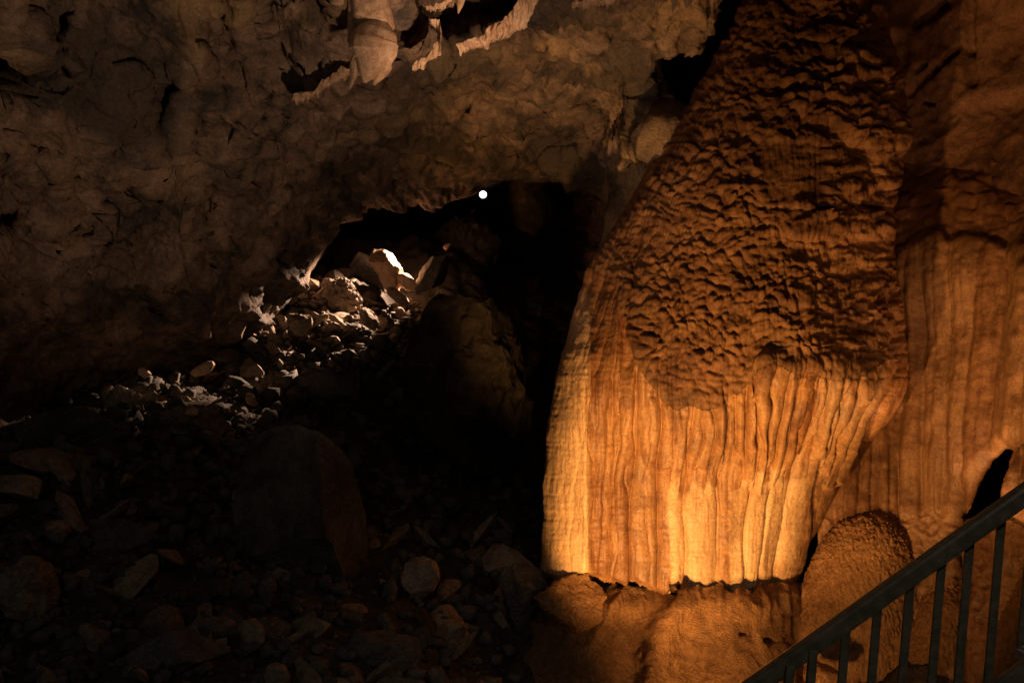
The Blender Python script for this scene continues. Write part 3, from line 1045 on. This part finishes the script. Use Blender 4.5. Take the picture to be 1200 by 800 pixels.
mound("flowstone_mound", 1024, 775, 118, 176, 8.08, 0.6, 230, "rounded orange grainy mound left of the handrail balusters, beside the column foot", 0.0)
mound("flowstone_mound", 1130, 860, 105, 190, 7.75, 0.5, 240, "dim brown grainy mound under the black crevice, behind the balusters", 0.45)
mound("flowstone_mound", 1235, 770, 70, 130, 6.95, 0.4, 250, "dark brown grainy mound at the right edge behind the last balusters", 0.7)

# ------------------------------------------------------------------ rocks
def rock_mesh(name, seed, sub=3, nplanes=9, stretch=(1, 1, 1), rough=0.05, smooth=False, dr=(0.36, 0.74)):
    r = random.Random(seed)
    b = bmesh.new()
    bmesh.ops.create_icosphere(b, subdivisions=sub, radius=1.0)
    V = np.array([v.co[:] for v in b.verts])
    V *= np.array([r.uniform(0.8, 1.2) for _ in range(3)])
    for _ in range(nplanes):
        n = np.array([r.gauss(0, 1) for _ in range(3)])
        n /= np.linalg.norm(n)
        d = r.uniform(*dr)
        e = V @ n - d
        V = V - np.clip(e, 0, None)[:, None] * n[None] * 0.97
    V = V * np.array(stretch)
    V = V + V / (np.linalg.norm(V, axis=1, keepdims=True) + 1e-6) * (rough * fbm(V * 2.2 + seed, 3, seed))[:, None]
    for v, c in zip(b.verts, V):
        v.co = c
    for f in b.faces:
        f.smooth = smooth
    me = bpy.data.meshes.new(name)
    b.to_mesh(me)
    b.free()
    return me


def big_rock(px, py, w, h, Y, seed, label, name="boulder", cat="boulder", depth=0.8, mat=None, tilt=0.0, sub=5, rough=0.06, group=None, nplanes=12, yaw=0.0):
    me = rock_mesh(name, seed, sub=sub, nplanes=nplanes if min(w, h) < 34 else 26, rough=0.0, dr=(0.36, 0.74) if min(w, h) < 34 else (0.52, 0.86))
    V = np.empty(len(me.vertices) * 3)
    me.vertices.foreach_get("co", V)
    V = V.reshape(-1, 3)
    lo, hi = V.min(0), V.max(0)
    V = (V - (lo + hi) / 2) / (hi - lo) * 2
    W = w / F * Y / 2
    H = h / F * Y / 2
    V = V * np.array([W, (W + H) / 2 * depth, H])
    m = min(W, H)
    n = V / (np.linalg.norm(V, axis=1, keepdims=True) + 1e-9)
    V = V + n * (m * (rough * 1.6 * fbm(V / m * 1.3 + seed, 4, seed, ridge=True) + rough * 0.8 * fbm(V / m * 5, 4, seed + 1, ridge=True)))[:, None]
    me.vertices.foreach_set("co", V.reshape(-1))
    o = link(name, me, mat or M_boulder, None, Uv(px, py, Y))
    o.rotation_euler = (0, math.radians(tilt), yaw)
    for p in me.polygons:
        p.use_smooth = False
    tag(o, label, cat, group)
    return o


big_rock(350, 605, 140, 215, 7.2, 5, "tall egg shaped dark grey boulder leaning in the pit left of centre", tilt=-14, rough=0.05)
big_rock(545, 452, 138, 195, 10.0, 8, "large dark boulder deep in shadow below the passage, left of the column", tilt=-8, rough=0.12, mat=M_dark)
big_rock(428, 352, 66, 110, 13.0, 14, "dark block standing left of the brightly lit pale rock in the passage", tilt=6)
big_rock(507, 322, 30, 56, 12.6, 21, "dark leaning rock whose tip catches white light, right of the bright pale rock", tilt=28)
big_rock(456, 318, 30, 62, 12.7, 33, "brightest pale rock with a pointed top beneath the passage lamp", tilt=-26, mat=M_stal, rough=0.08, name="rock", cat="rock")
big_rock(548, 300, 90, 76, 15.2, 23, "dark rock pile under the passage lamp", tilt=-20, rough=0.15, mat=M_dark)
big_rock(546, 263, 14, 9, 14.9, 24, "tiny lit stone on the dark pile under the lamp", tilt=-30, mat=M_stal, name="rock", cat="rock", sub=3)
big_rock(524, 289, 10, 8, 12.7, 26, "white chip added as the light caught on the tip of the dark leaning rock", mat=M_stal, name="rock", cat="rock", sub=3)  # pale chip stands in for the highlight on the rock's tip
big_rock(476, 330, 34, 18, 12.6, 37, "pale wedge leaning against the foot of the bright pointed rock", tilt=22, mat=M_stal, name="rock", cat="rock", sub=4)
big_rock(466, 347, 30, 12, 12.5, 39, "narrow lit slab lying just below the bright pointed rock", tilt=40, mat=M_rock, name="rock_slab", cat="rock", sub=4)
big_rock(331, 345, 32, 22, 11.4, 41, "tan flat topped rock at the top of the lit rubble against the wall", tilt=14, mat=M_rock, name="rock", cat="rock", sub=4)
big_rock(353, 380, 26, 28, 10.9, 43, "tan upright rock in the middle of the lit rubble", tilt=-10, mat=M_rock, name="rock", cat="rock", sub=4)
big_rock(398, 346, 46, 36, 11.9, 47, "broad rubble covered hump right of the flat topped tan rock", tilt=20, mat=M_rock, rough=0.2, name="rock", cat="rock")
big_rock(300, 368, 44, 26, 10.9, 29, "low tan block against the wall foot above the smooth brown slab", tilt=-18, mat=M_rock, name="rock", cat="rock", sub=4)
big_rock(432, 374, 18, 30, 11.5, 49, "thin tilted blade of rock below the dark block", tilt=-35, mat=M_rock, name="rock", cat="rock", sub=4)
big_rock(262, 388, 56, 34, 10.4, 51, "smooth brown slab in half light left of the lit rubble", tilt=-8, mat=M_wall, name="rock_slab", cat="rock", sub=4)
big_rock(375, 455, 90, 50, 10.2, 53, "black shaded boulder just below the lit rubble", tilt=4)
big_rock(170, 437, 15, 13, 9.2, 55, "small pinkish stone perched alone left of the arrow shaped stone", tilt=10, mat=M_stal, name="rock", cat="rock", sub=3)
big_rock(238, 433, 30, 13, 9.5, 57, "arrow shaped tan stone pointing up the dark slope", tilt=-28, mat=M_stal, name="rock", cat="rock", sub=3, nplanes=7)
big_rock(150, 478, 38, 52, 8.6, 59, "grooved brown rock standing at the edge of the rubble on the left", tilt=-30, mat=M_rock, rough=0.2, name="rock", cat="rock")
big_rock(236, 503, 84, 44, 8.6, 61, "broken ribbed ledge of grey stone above the black pit", tilt=20, mat=M_rock, rough=0.3)
big_rock(225, 482, 14, 10, 8.3, 63, "small orange tan stone lying on the ribbed ledge", mat=M_stal, name="rock", cat="rock", sub=3)
big_rock(294, 468, 12, 18, 9.2, 65, "small tan splinter at the right end of the ribbed ledge", tilt=-30, mat=M_stal, name="rock", cat="rock", sub=3)
big_rock(62, 515, 170, 60, 7.9, 67, "long low dark boulder under the foot of the left wall", tilt=-16, rough=0.12)
big_rock(10, 566, 74, 28, 6.7, 69, "flat brown rock cut by the left edge above mid-height of the slope", tilt=12, mat=M_rock, name="rock_slab", cat="rock")
big_rock(26, 696, 70, 78, 5.5, 71, "blunt olive brown rock at the left edge low down", tilt=6, mat=M_rock, name="rock", cat="rock", rough=0.1)
big_rock(140, 640, 84, 60, 6.6, 73, "dark faceted boulder in the middle of the shaded rubble at left", tilt=15)
big_rock(288, 765, 110, 70, 5.8, 75, "squared dark rock slab near the bottom left of centre", tilt=-8)
big_rock(363, 762, 30, 46, 5.9, 77, "small upright stone wedged between two slabs at the bottom", tilt=0, name="rock", cat="rock", mat=M_boulder)
big_rock(448, 768, 90, 58, 6.0, 79, "pentagonal dark slab at the bottom centre", tilt=-10)
big_rock(404, 726, 38, 30, 6.4, 81, "round dark stone above the pentagonal slab", name="rock", cat="rock")
big_rock(494, 676, 44, 46, 7.2, 83, "yellowish grey stone alone in the pit right of the egg shaped boulder", tilt=12, name="rock", cat="rock", mat=M_rock)
big_rock(205, 768, 120, 60, 5.3, 85, "wide dark slab at the bottom left beside the squared slab", tilt=-5)
big_rock(610, 700, 56, 80, 7.6, 87, "dark rock against the left foot of the column", tilt=10)
big_rock(668, 700, 76, 58, 7.35, 88, "brown blocky rock jutting under the pale pillar", tilt=12, mat=M_mound, rough=0.1)
big_rock(962, 790, 40, 30, 7.1, 89, "rounded brown stone behind the lowest balusters", mat=M_mound, name="rock", cat="rock")

RM = [rock_mesh("rock", 300 + i, 2, 11, (1, 1, 1)) for i in range(9)] + \
     [rock_mesh("rock", 320 + i, 2, 8, (1.5, 0.8, 0.45)) for i in range(9)] + \
     [rock_mesh("rock", 340 + i, 2, 8, (1.9, 0.5, 0.35)) for i in range(6)]
for me in RM:
    me.materials.append(M_rock)


def hit_any(px, py):
    return ground_hit(px, py)


def scatter(n, region, smin, smax, label, group, seed, kinds=None, power=2.0):
    r = random.Random(seed)
    made = 0
    tries = 0
    xs = [p[0] for p in region]
    ys = [p[1] for p in region]
    while made < n and tries < n * 20:
        tries += 1
        px = r.uniform(min(xs), max(xs))
        py = r.uniform(min(ys), max(ys))
        if poly_in(np.array([px]), np.array([py]), region)[0] > 0:
            continue
        p = hit_any(px, py)
        if p is None:
            continue
        s = (smin + (smax - smin) * r.random() ** power) / F * p.y / 2
        me = r.choice(RM if kinds is None else kinds)
        o = bpy.data.objects.new("rock", me)
        o.location = p + Vector((0, 0, s * 0.25))
        o.rotation_euler = (r.uniform(-0.7, 0.7), r.uniform(-0.9, 0.9), r.uniform(0, 6.3))
        o.scale = (s * r.uniform(0.8, 1.3), s * r.uniform(0.8, 1.2), s * r.uniform(0.7, 1.2))
        COL.objects.link(o)
        ki = RM.index(me)
        kind_ = "chunky" if ki < 9 else ("flat" if ki < 18 else "splinter shaped")
        size = "large" if s * F / p.y * 2 > smin + 0.5 * (smax - smin) else "small"
        lm = min(MARKS, key=lambda m: (m[0] - px) ** 2 + (m[1] - py) ** 2)
        dx_, dy_ = px - lm[0], py - lm[1]
        side = ("right of" if dx_ > 0 else "left of") if abs(dx_) > abs(dy_) else ("below" if dy_ > 0 else "above")
        tag(o, f"{size} {kind_} {label} {side} the {lm[2]}".replace("of the lit rubble, ", "in lit rubble "), "rock", group)
        made += 1


MARKS = [(331, 345, "flat topped tan rock"), (353, 380, "tan upright rock"), (398, 346, "rubble covered hump"), (262, 388, "smooth brown slab"),
         (456, 320, "bright pointed rock"), (428, 360, "dark block"), (375, 455, "shaded boulder"), (238, 433, "arrow shaped stone"), (170, 437, "pinkish stone"),
         (150, 478, "grooved rock"), (236, 503, "ribbed ledge"), (62, 515, "long low boulder"), (10, 566, "brown rock at the left edge"), (26, 696, "blunt olive rock"),
         (140, 640, "faceted boulder"), (288, 765, "squared slab"), (363, 762, "wedged upright stone"), (448, 768, "pentagonal slab"), (494, 676, "yellowish grey stone"),
         (350, 605, "egg shaped boulder"), (205, 768, "wide bottom slab"), (545, 452, "large boulder in deep shadow"), (610, 700, "foot of the column")]
lit = [(225, 400), (300, 350), (350, 325), (400, 322), (440, 360), (490, 350), (510, 390), (470, 450), (400, 450), (330, 430), (290, 405)]
mid_ = [(95, 460), (160, 415), (230, 400), (300, 425), (400, 430), (310, 480), (280, 525), (180, 500)]
pit = [(-30, 560), (120, 520), (280, 520), (330, 600), (520, 560), (640, 640), (620, 700), (560, 820), (-30, 820)]
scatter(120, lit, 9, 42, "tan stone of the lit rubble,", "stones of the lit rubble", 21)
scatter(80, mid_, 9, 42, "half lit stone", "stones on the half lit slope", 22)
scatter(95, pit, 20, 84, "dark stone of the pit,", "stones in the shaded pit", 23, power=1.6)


def gravel(region, n, smin, smax, seed, name, label, mat=M_rock):
    r = random.Random(seed)
    nr = np.random.default_rng(seed)
    xs = [p[0] for p in region]
    ys = [p[1] for p in region]
    PXr = nr.uniform(min(xs), max(xs), n * 3)
    PYr = nr.uniform(min(ys), max(ys), n * 3)
    ok = poly_in(PXr, PYr, region) < 0
    PXr, PYr = PXr[ok][:n], PYr[ok][:n]
    ysr = np.arange(4.0, 16, 0.05)
    verts, faces = [], []
    base = [(np.array([v.co[:] for v in m.vertices]), np.array([p.vertices[:] for p in m.polygons])) for m in (SMALL if mat is M_rock else CHUNK)]
    cnt = 0
    for px, py in zip(PXr, PYr):
        X = (px - 600) / F * ysr
        Z = (400 - py) / F * ysr
        w = np.where(Z <= FZ(X, ysr))[0]
        if len(w) == 0:
            continue
        i = w[0]
        s = (smin + (smax - smin) * r.random() ** 2.5) / F * ysr[i] / 2
        V, Fc = base[r.randrange(len(base))]
        R = np.array(Matrix.Rotation(r.uniform(0, 6.3), 3, Vector((r.gauss(0, 1), r.gauss(0, 1), r.gauss(0, 1))).normalized()))
        V = (V * s) @ R.T + np.array([X[i], ysr[i], Z[i] + s * 0.3])
        verts.append(V)
        faces.append(Fc + cnt)
        cnt += len(V)
    V = np.concatenate(verts)
    Fc = np.concatenate(faces)
    me = bpy.data.meshes.new(name)
    me.vertices.add(len(V))
    me.vertices.foreach_set("co", V.reshape(-1))
    me.loops.add(Fc.size)
    me.loops.foreach_set("vertex_index", Fc.reshape(-1).astype(np.int32))
    me.polygons.add(len(Fc))
    me.polygons.foreach_set("loop_start", np.arange(0, Fc.size, 3, dtype=np.int32))
    me.polygons.foreach_set("loop_total", np.full(len(Fc), 3, np.int32))
    me.update(calc_edges=True)
    o = link(name, me, mat)
    tag(o, label, "rubble", kind='stuff')
    return o


SMALL = [rock_mesh("grit", 400 + i, 1, 9, (1.8, 0.75, 0.4), 0.0, dr=(0.25, 0.6)) for i in range(8)]
CHUNK = [rock_mesh("grit", 420 + i, 1, 9, (1.2, 1.0, 0.8), 0.0, dr=(0.4, 0.7)) for i in range(8)]
# coarse lookup of the terrain for the many small stones
_zz = GZ
_gx0, _gdx = gx[0], gx[1] - gx[0]


def FZ(X, Y):
    ix = np.clip(((X - _gx0) / _gdx).astype(int), 0, len(gx) - 1)
    iy = np.clip(np.searchsorted(gy, Y), 0, len(gy) - 1)
    return _zz[iy, ix]


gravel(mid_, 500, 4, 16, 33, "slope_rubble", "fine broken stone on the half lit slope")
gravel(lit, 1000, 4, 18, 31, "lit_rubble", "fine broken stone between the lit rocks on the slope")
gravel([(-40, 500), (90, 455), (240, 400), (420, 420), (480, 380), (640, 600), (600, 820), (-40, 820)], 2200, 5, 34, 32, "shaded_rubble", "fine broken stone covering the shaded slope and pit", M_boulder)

# ------------------------------------------------------------------ hanging dripstone at the top
def stal_tube(name, pts, rad, Y, label, cat="stalactite", group=None, seed=0, seg=40, rough=0.12, sub=12, flat=0.8, mat=None):
    base = Uv(pts[0][0], pts[0][1], Y)
    pp = [Uv(a, b, Y) - base for a, b in pts]
    o = tube(name, pp, [r / F * Y for r in rad], mat or M_stal, seed=seed, seg=seg, rough=rough, sub=sub, flat=flat)
    o.location = base
    tag(o, label, cat, group)
    return o


bulb = empty("stalactite_cluster", Uv(438, -40, 6.7))
tag(bulb, "fat bulbous tan stalactite with a pinched neck hanging left of the ceiling recess", "stalactite")
bo = Uv(438, -40, 6.7)


def bt(name, pts, rad, Y=6.7, **k):
    return tube(name, [Uv(a, b, Y) - bo for a, b in pts], [r / F * Y for r in rad], M_stal, bulb, **k)


bt("stem", [(432, -40), (434, -10), (438, 15), (443, 30), (440, 42)], [22, 21, 22, 21, 16], seed=1, seg=64, rough=0.16, sub=14, flat=0.8)
bt("bulb", [(446, 26), (443, 36), (439, 50), (438, 62), (436, 74), (431, 86), (427, 97)], [10, 21, 28, 28, 22, 12, 2], seed=2, seg=72, rough=0.13, sub=12, flat=0.8, Y=6.65)
bt("tip", [(446, 62), (447, 78), (442, 90), (438, 100)], [12, 11, 6, 1], seed=3, seg=32, sub=8, Y=6.67, rough=0.3)
bt("tip", [(420, 64), (416, 76), (414, 90), (410, 104)], [8, 6, 4, 1], seed=4, seg=24, sub=8, rough=0.3)
bt("side_drip", [(415, -30), (413, 10), (412, 35), (408, 50)], [6, 6, 5, 1], seed=5, seg=24, sub=8, rough=0.3, Y=6.75)

def fringe_strip(name, path, heights, Y, label, nf, seed, group, depth=0.12):
    """folded drapery rim: a thick fluted band following a path, with ragged drip points below"""
    path = np.array(path, float)
    seg = np.r_[0, np.cumsum(np.hypot(*np.diff(path, axis=0).T))]
    t = np.linspace(0, seg[-1], 260)
    X = np.interp(t, seg, path[:, 0])
    Yp = np.interp(t, seg, path[:, 1])
    H = np.interp(t, seg, heights)
    K = 12
    for _ in range(6):
        X[1:-1] = .25 * X[:-2] + .5 * X[1:-1] + .25 * X[2:]
        Yp[1:-1] = .25 * Yp[:-2] + .5 * Yp[1:-1] + .25 * Yp[2:]
    u = t / seg[-1]
    H = H * (0.75 + 0.45 * n2(u * 7, u * 0, seed + 9, 3))
    Yp = Yp + 5 * n2(u * 6, u * 0 + 3, seed + 10, 3)
    fold = np.abs(np.sin(u * nf * math.pi + 1.5 * n2(u * 9, u * 0, seed)))
    fold = 0.35 * fold + 0.65 * (0.5 + 0.5 * n2(u * nf * 1.3, u * 0, seed + 3, 3))
    teeth = np.clip(n2(u * nf * 2.2, u * 0, seed + 1, 3), 0, 1) * 9
    v = np.linspace(0, 1, 34)
    Vv, Uu = np.meshgrid(v, np.arange(len(t)), indexing='ij')
    # profile: from the back top, over the front, round the drip edge and back
    up = np.where(v < 0.7, 1 - v / 0.7, 0)
    PXs = X[None] + 0 * Vv
    PYs = (Yp[None] + teeth[None] * (up[:, None] < 0.15)) - H[None] * up[:, None]
    dep = Y - depth * (0.35 + 0.65 * np.cos(np.clip(v / 0.7, 0, 1) * math.pi / 2))[:, None] * (0.5 + 0.5 * fold[None])
    dep = np.where(Vv > 0.7, dep + (Vv - 0.7) / 0.3 * (depth + 0.25), dep)
    PYs = np.where(Vv > 0.7, PYs - (Vv - 0.7) / 0.3 * 0.4 * H[None], PYs)
    G = U(PXs, PYs, dep)
    G = G + (0.035 * np.stack([fbm(G * 9, 3, seed + 5), fbm(G * 9, 3, seed + 6), fbm(G * 9, 3, seed + 7)], -1))
    base = Uv(path[0][0], path[0][1], Y)
    o = link(name, mesh_grid(name, G - np.array(base)), M_stal, None, base)
    tag(o, label, "drapery", group)
    return o


fringe_strip("drapery", [(634, -30), (630, 5), (618, 26), (598, 40), (575, 52), (556, 55), (536, 60)], [26, 30, 32, 34, 24, 16, 6], 6.9,
             "curved tan drapery rim with ragged drips sweeping down from the top edge centre", 22, 400, "draperies along the ceiling")
fringe_strip("drapery", [(504, 32), (515, 42), (514, 62), (500, 74), (486, 84)], [8, 20, 22, 14, 8], 6.95,
             "small hooked tan drapery right of the bulbous stalactite", 9, 420, "draperies along the ceiling")
fringe_strip("drapery", [(548, -8), (532, 4), (515, 9), (498, 10)], [16, 12, 8, 5], 6.7,
             "thin pale drapery rim touching the top edge above the hooked one", 12, 430, "draperies along the ceiling")
fringe_strip("drapery", [(735, -8), (712, 3), (690, 6), (672, 7)], [16, 12, 10, 8], 6.6,
             "short lit drapery rim at the top edge right of the large curved one", 10, 440, "draperies along the ceiling")
fringe_strip("drapery", [(424, 84), (405, 92), (388, 100), (365, 112), (344, 118)], [9, 12, 14, 10, 6], 7.3,
             "streaky tan drapery lump on the wall left of the bulbous stalactite", 12, 450, "draperies along the ceiling")
SG = "small stalactites at the top edge"
stal_tube("stalactite", [(541, -40), (541, -5), (539, 6), (537, 16)], [7, 6, 4, 0.8], 6.6, "short pale stalactite tip above the large curved drapery", group=SG, seed=11, seg=20)
stal_tube("stalactite", [(765, -40), (765, -8), (765, 6), (764, 17)], [5, 3, 2.2, 0.5], 6.4, "leftmost of three thin pale stalactite tips at the top edge right of centre", group=SG, seed=12, seg=18)
stal_tube("stalactite", [(791, -40), (791, -8), (790, 5), (788, 15)], [6, 5, 3, 0.5], 6.4, "middle one of three thin pale stalactite tips at the top edge right of centre", group=SG, seed=13, seg=18)
stal_tube("stalactite", [(807, -40), (807, -8), (806, 3), (804, 9)], [9, 7, 5, 1], 6.4, "rightmost and widest of three pale stalactite tips at the top edge right of centre", group=SG, seed=14, seg=20)

# ------------------------------------------------------------------ lamp in the passage
lamp = empty("passage_lamp", LAMP)
tag(lamp, "small lit floodlight shining white under the rim of the passage roof", "lamp")


def cyl(name, r1, r2, d, mat, parent, loc, rot=(0, 0, 0), seg=24):
    b = bmesh.new()
    bmesh.ops.create_cone(b, cap_ends=True, segments=seg, radius1=r1, radius2=r2, depth=d)
    me = bpy.data.meshes.new(name)
    b.to_mesh(me)
    b.free()
    o = link(name, me, mat, parent)
    o.location = loc
    o.rotation_euler = rot
    return o


cyl("housing", 0.045, 0.062, 0.12, M_black, lamp, (0, 0.075, 0), (math.radians(90), 0, 0))
gl = bmesh.new()
bmesh.ops.create_uvsphere(gl, u_segments=24, v_segments=12, radius=0.05)
for v in gl.verts:
    v.co.y *= 0.45
me = bpy.data.meshes.new("lamp_glass")
gl.to_mesh(me)
gl.free()
link("lamp_glass", me, M_glow, lamp)
cyl("bracket", 0.008, 0.008, 0.22, M_black, lamp, (0, 0.08, 0.13), seg=8)

# ------------------------------------------------------------------ handrail and stairs
def bar(name, a, b, w, h, mat, parent, lean=0.0, bev=0.004):
    a, b = Vector(a), Vector(b)
    d = b - a
    L = d.length
    z = d.normalized()
    y = Vector((0, 1, 0))
    x = y.cross(z).normalized()
    y = z.cross(x).normalized()
    bm_ = bmesh.new()
    bmesh.ops.create_cube(bm_, size=1)
    for v in bm_.verts:
        v.co = Vector((v.co.x * w, v.co.y * h, v.co.z * L))
    if bev:
        bmesh.ops.bevel(bm_, geom=bm_.edges[:], offset=bev, segments=2, affect='EDGES', profile=0.6)
    me = bpy.data.meshes.new(name)
    bm_.to_mesh(me)
    bm_.free()
    o = link(name, me, mat, parent)
    M = Matrix((x, y, z)).transposed().to_4x4()
    M.translation = (a + b) / 2
    o.matrix_local = M
    return o


YR = 3.2
rb = Uv(1000, 1000, YR)
rail = empty("handrail", rb)
tag(rail, "dark steel stair handrail with upright balusters across the lower right corner", "handrail")


def topline(px):
    return 739.0 + (px - 975) * (590 - 739.0) / (1185 - 975)


def R_(px, py, y=YR):
    return Uv(px, py, y) - rb


bar("top_rail", R_(780, topline(780), 3.28), R_(1330, topline(1330), 3.1), 0.058, 0.05, M_metal, rail, bev=0.012)
xs_ = [898, 926, 953, 992, 1029, 1067, 1104, 1137, 1174, 1212, 1250]
for i, bx in enumerate(xs_):
    yt = topline(bx) + 6
    yl = yt + 205
    bar("baluster", R_(bx - 0.085 * 205, yl), R_(bx, yt), 0.027 if i else 0.03, 0.012 if i > 2 else 0.02, M_metal, rail, bev=0.002)
bar("bottom_rail", R_(760, topline(760) + 205, 3.28), R_(1330, topline(1330) + 205, 3.1), 0.05, 0.03, M_metal, rail, bev=0.005)

st_b = Uv(1100, 1000, 3.0)
stairs = empty("stairs", st_b)
tag(stairs, "worn concrete stairs under the handrail at the bottom right corner", "stairs")
for i in range(9):
    x0 = 1.05 + i * 0.27 - 0.9
    z0 = -1.95 + i * 0.185 - 0.0
    b = bmesh.new()
    bmesh.ops.create_cube(b, size=1)
    for v in b.verts:
        v.co = Vector((v.co.x * 0.3, v.co.y * 1.0, v.co.z * 0.17))
    bmesh.ops.bevel(b, geom=b.edges[:], offset=0.01, segments=2, affect='EDGES')
    me = bpy.data.meshes.new("step")
    b.to_mesh(me)
    b.free()
    o = link("step", me, M_conc, stairs)
    o.location = Vector((x0, 2.72, z0 - 0.22)) - st_b
bar("stringer", Uv(820, topline(820) + 240, 3.3) - st_b, Uv(1350, topline(1350) + 240, 3.25) - st_b, 0.10, 0.06, M_conc, stairs, bev=0.006)
print("objects", len(bpy.data.objects))
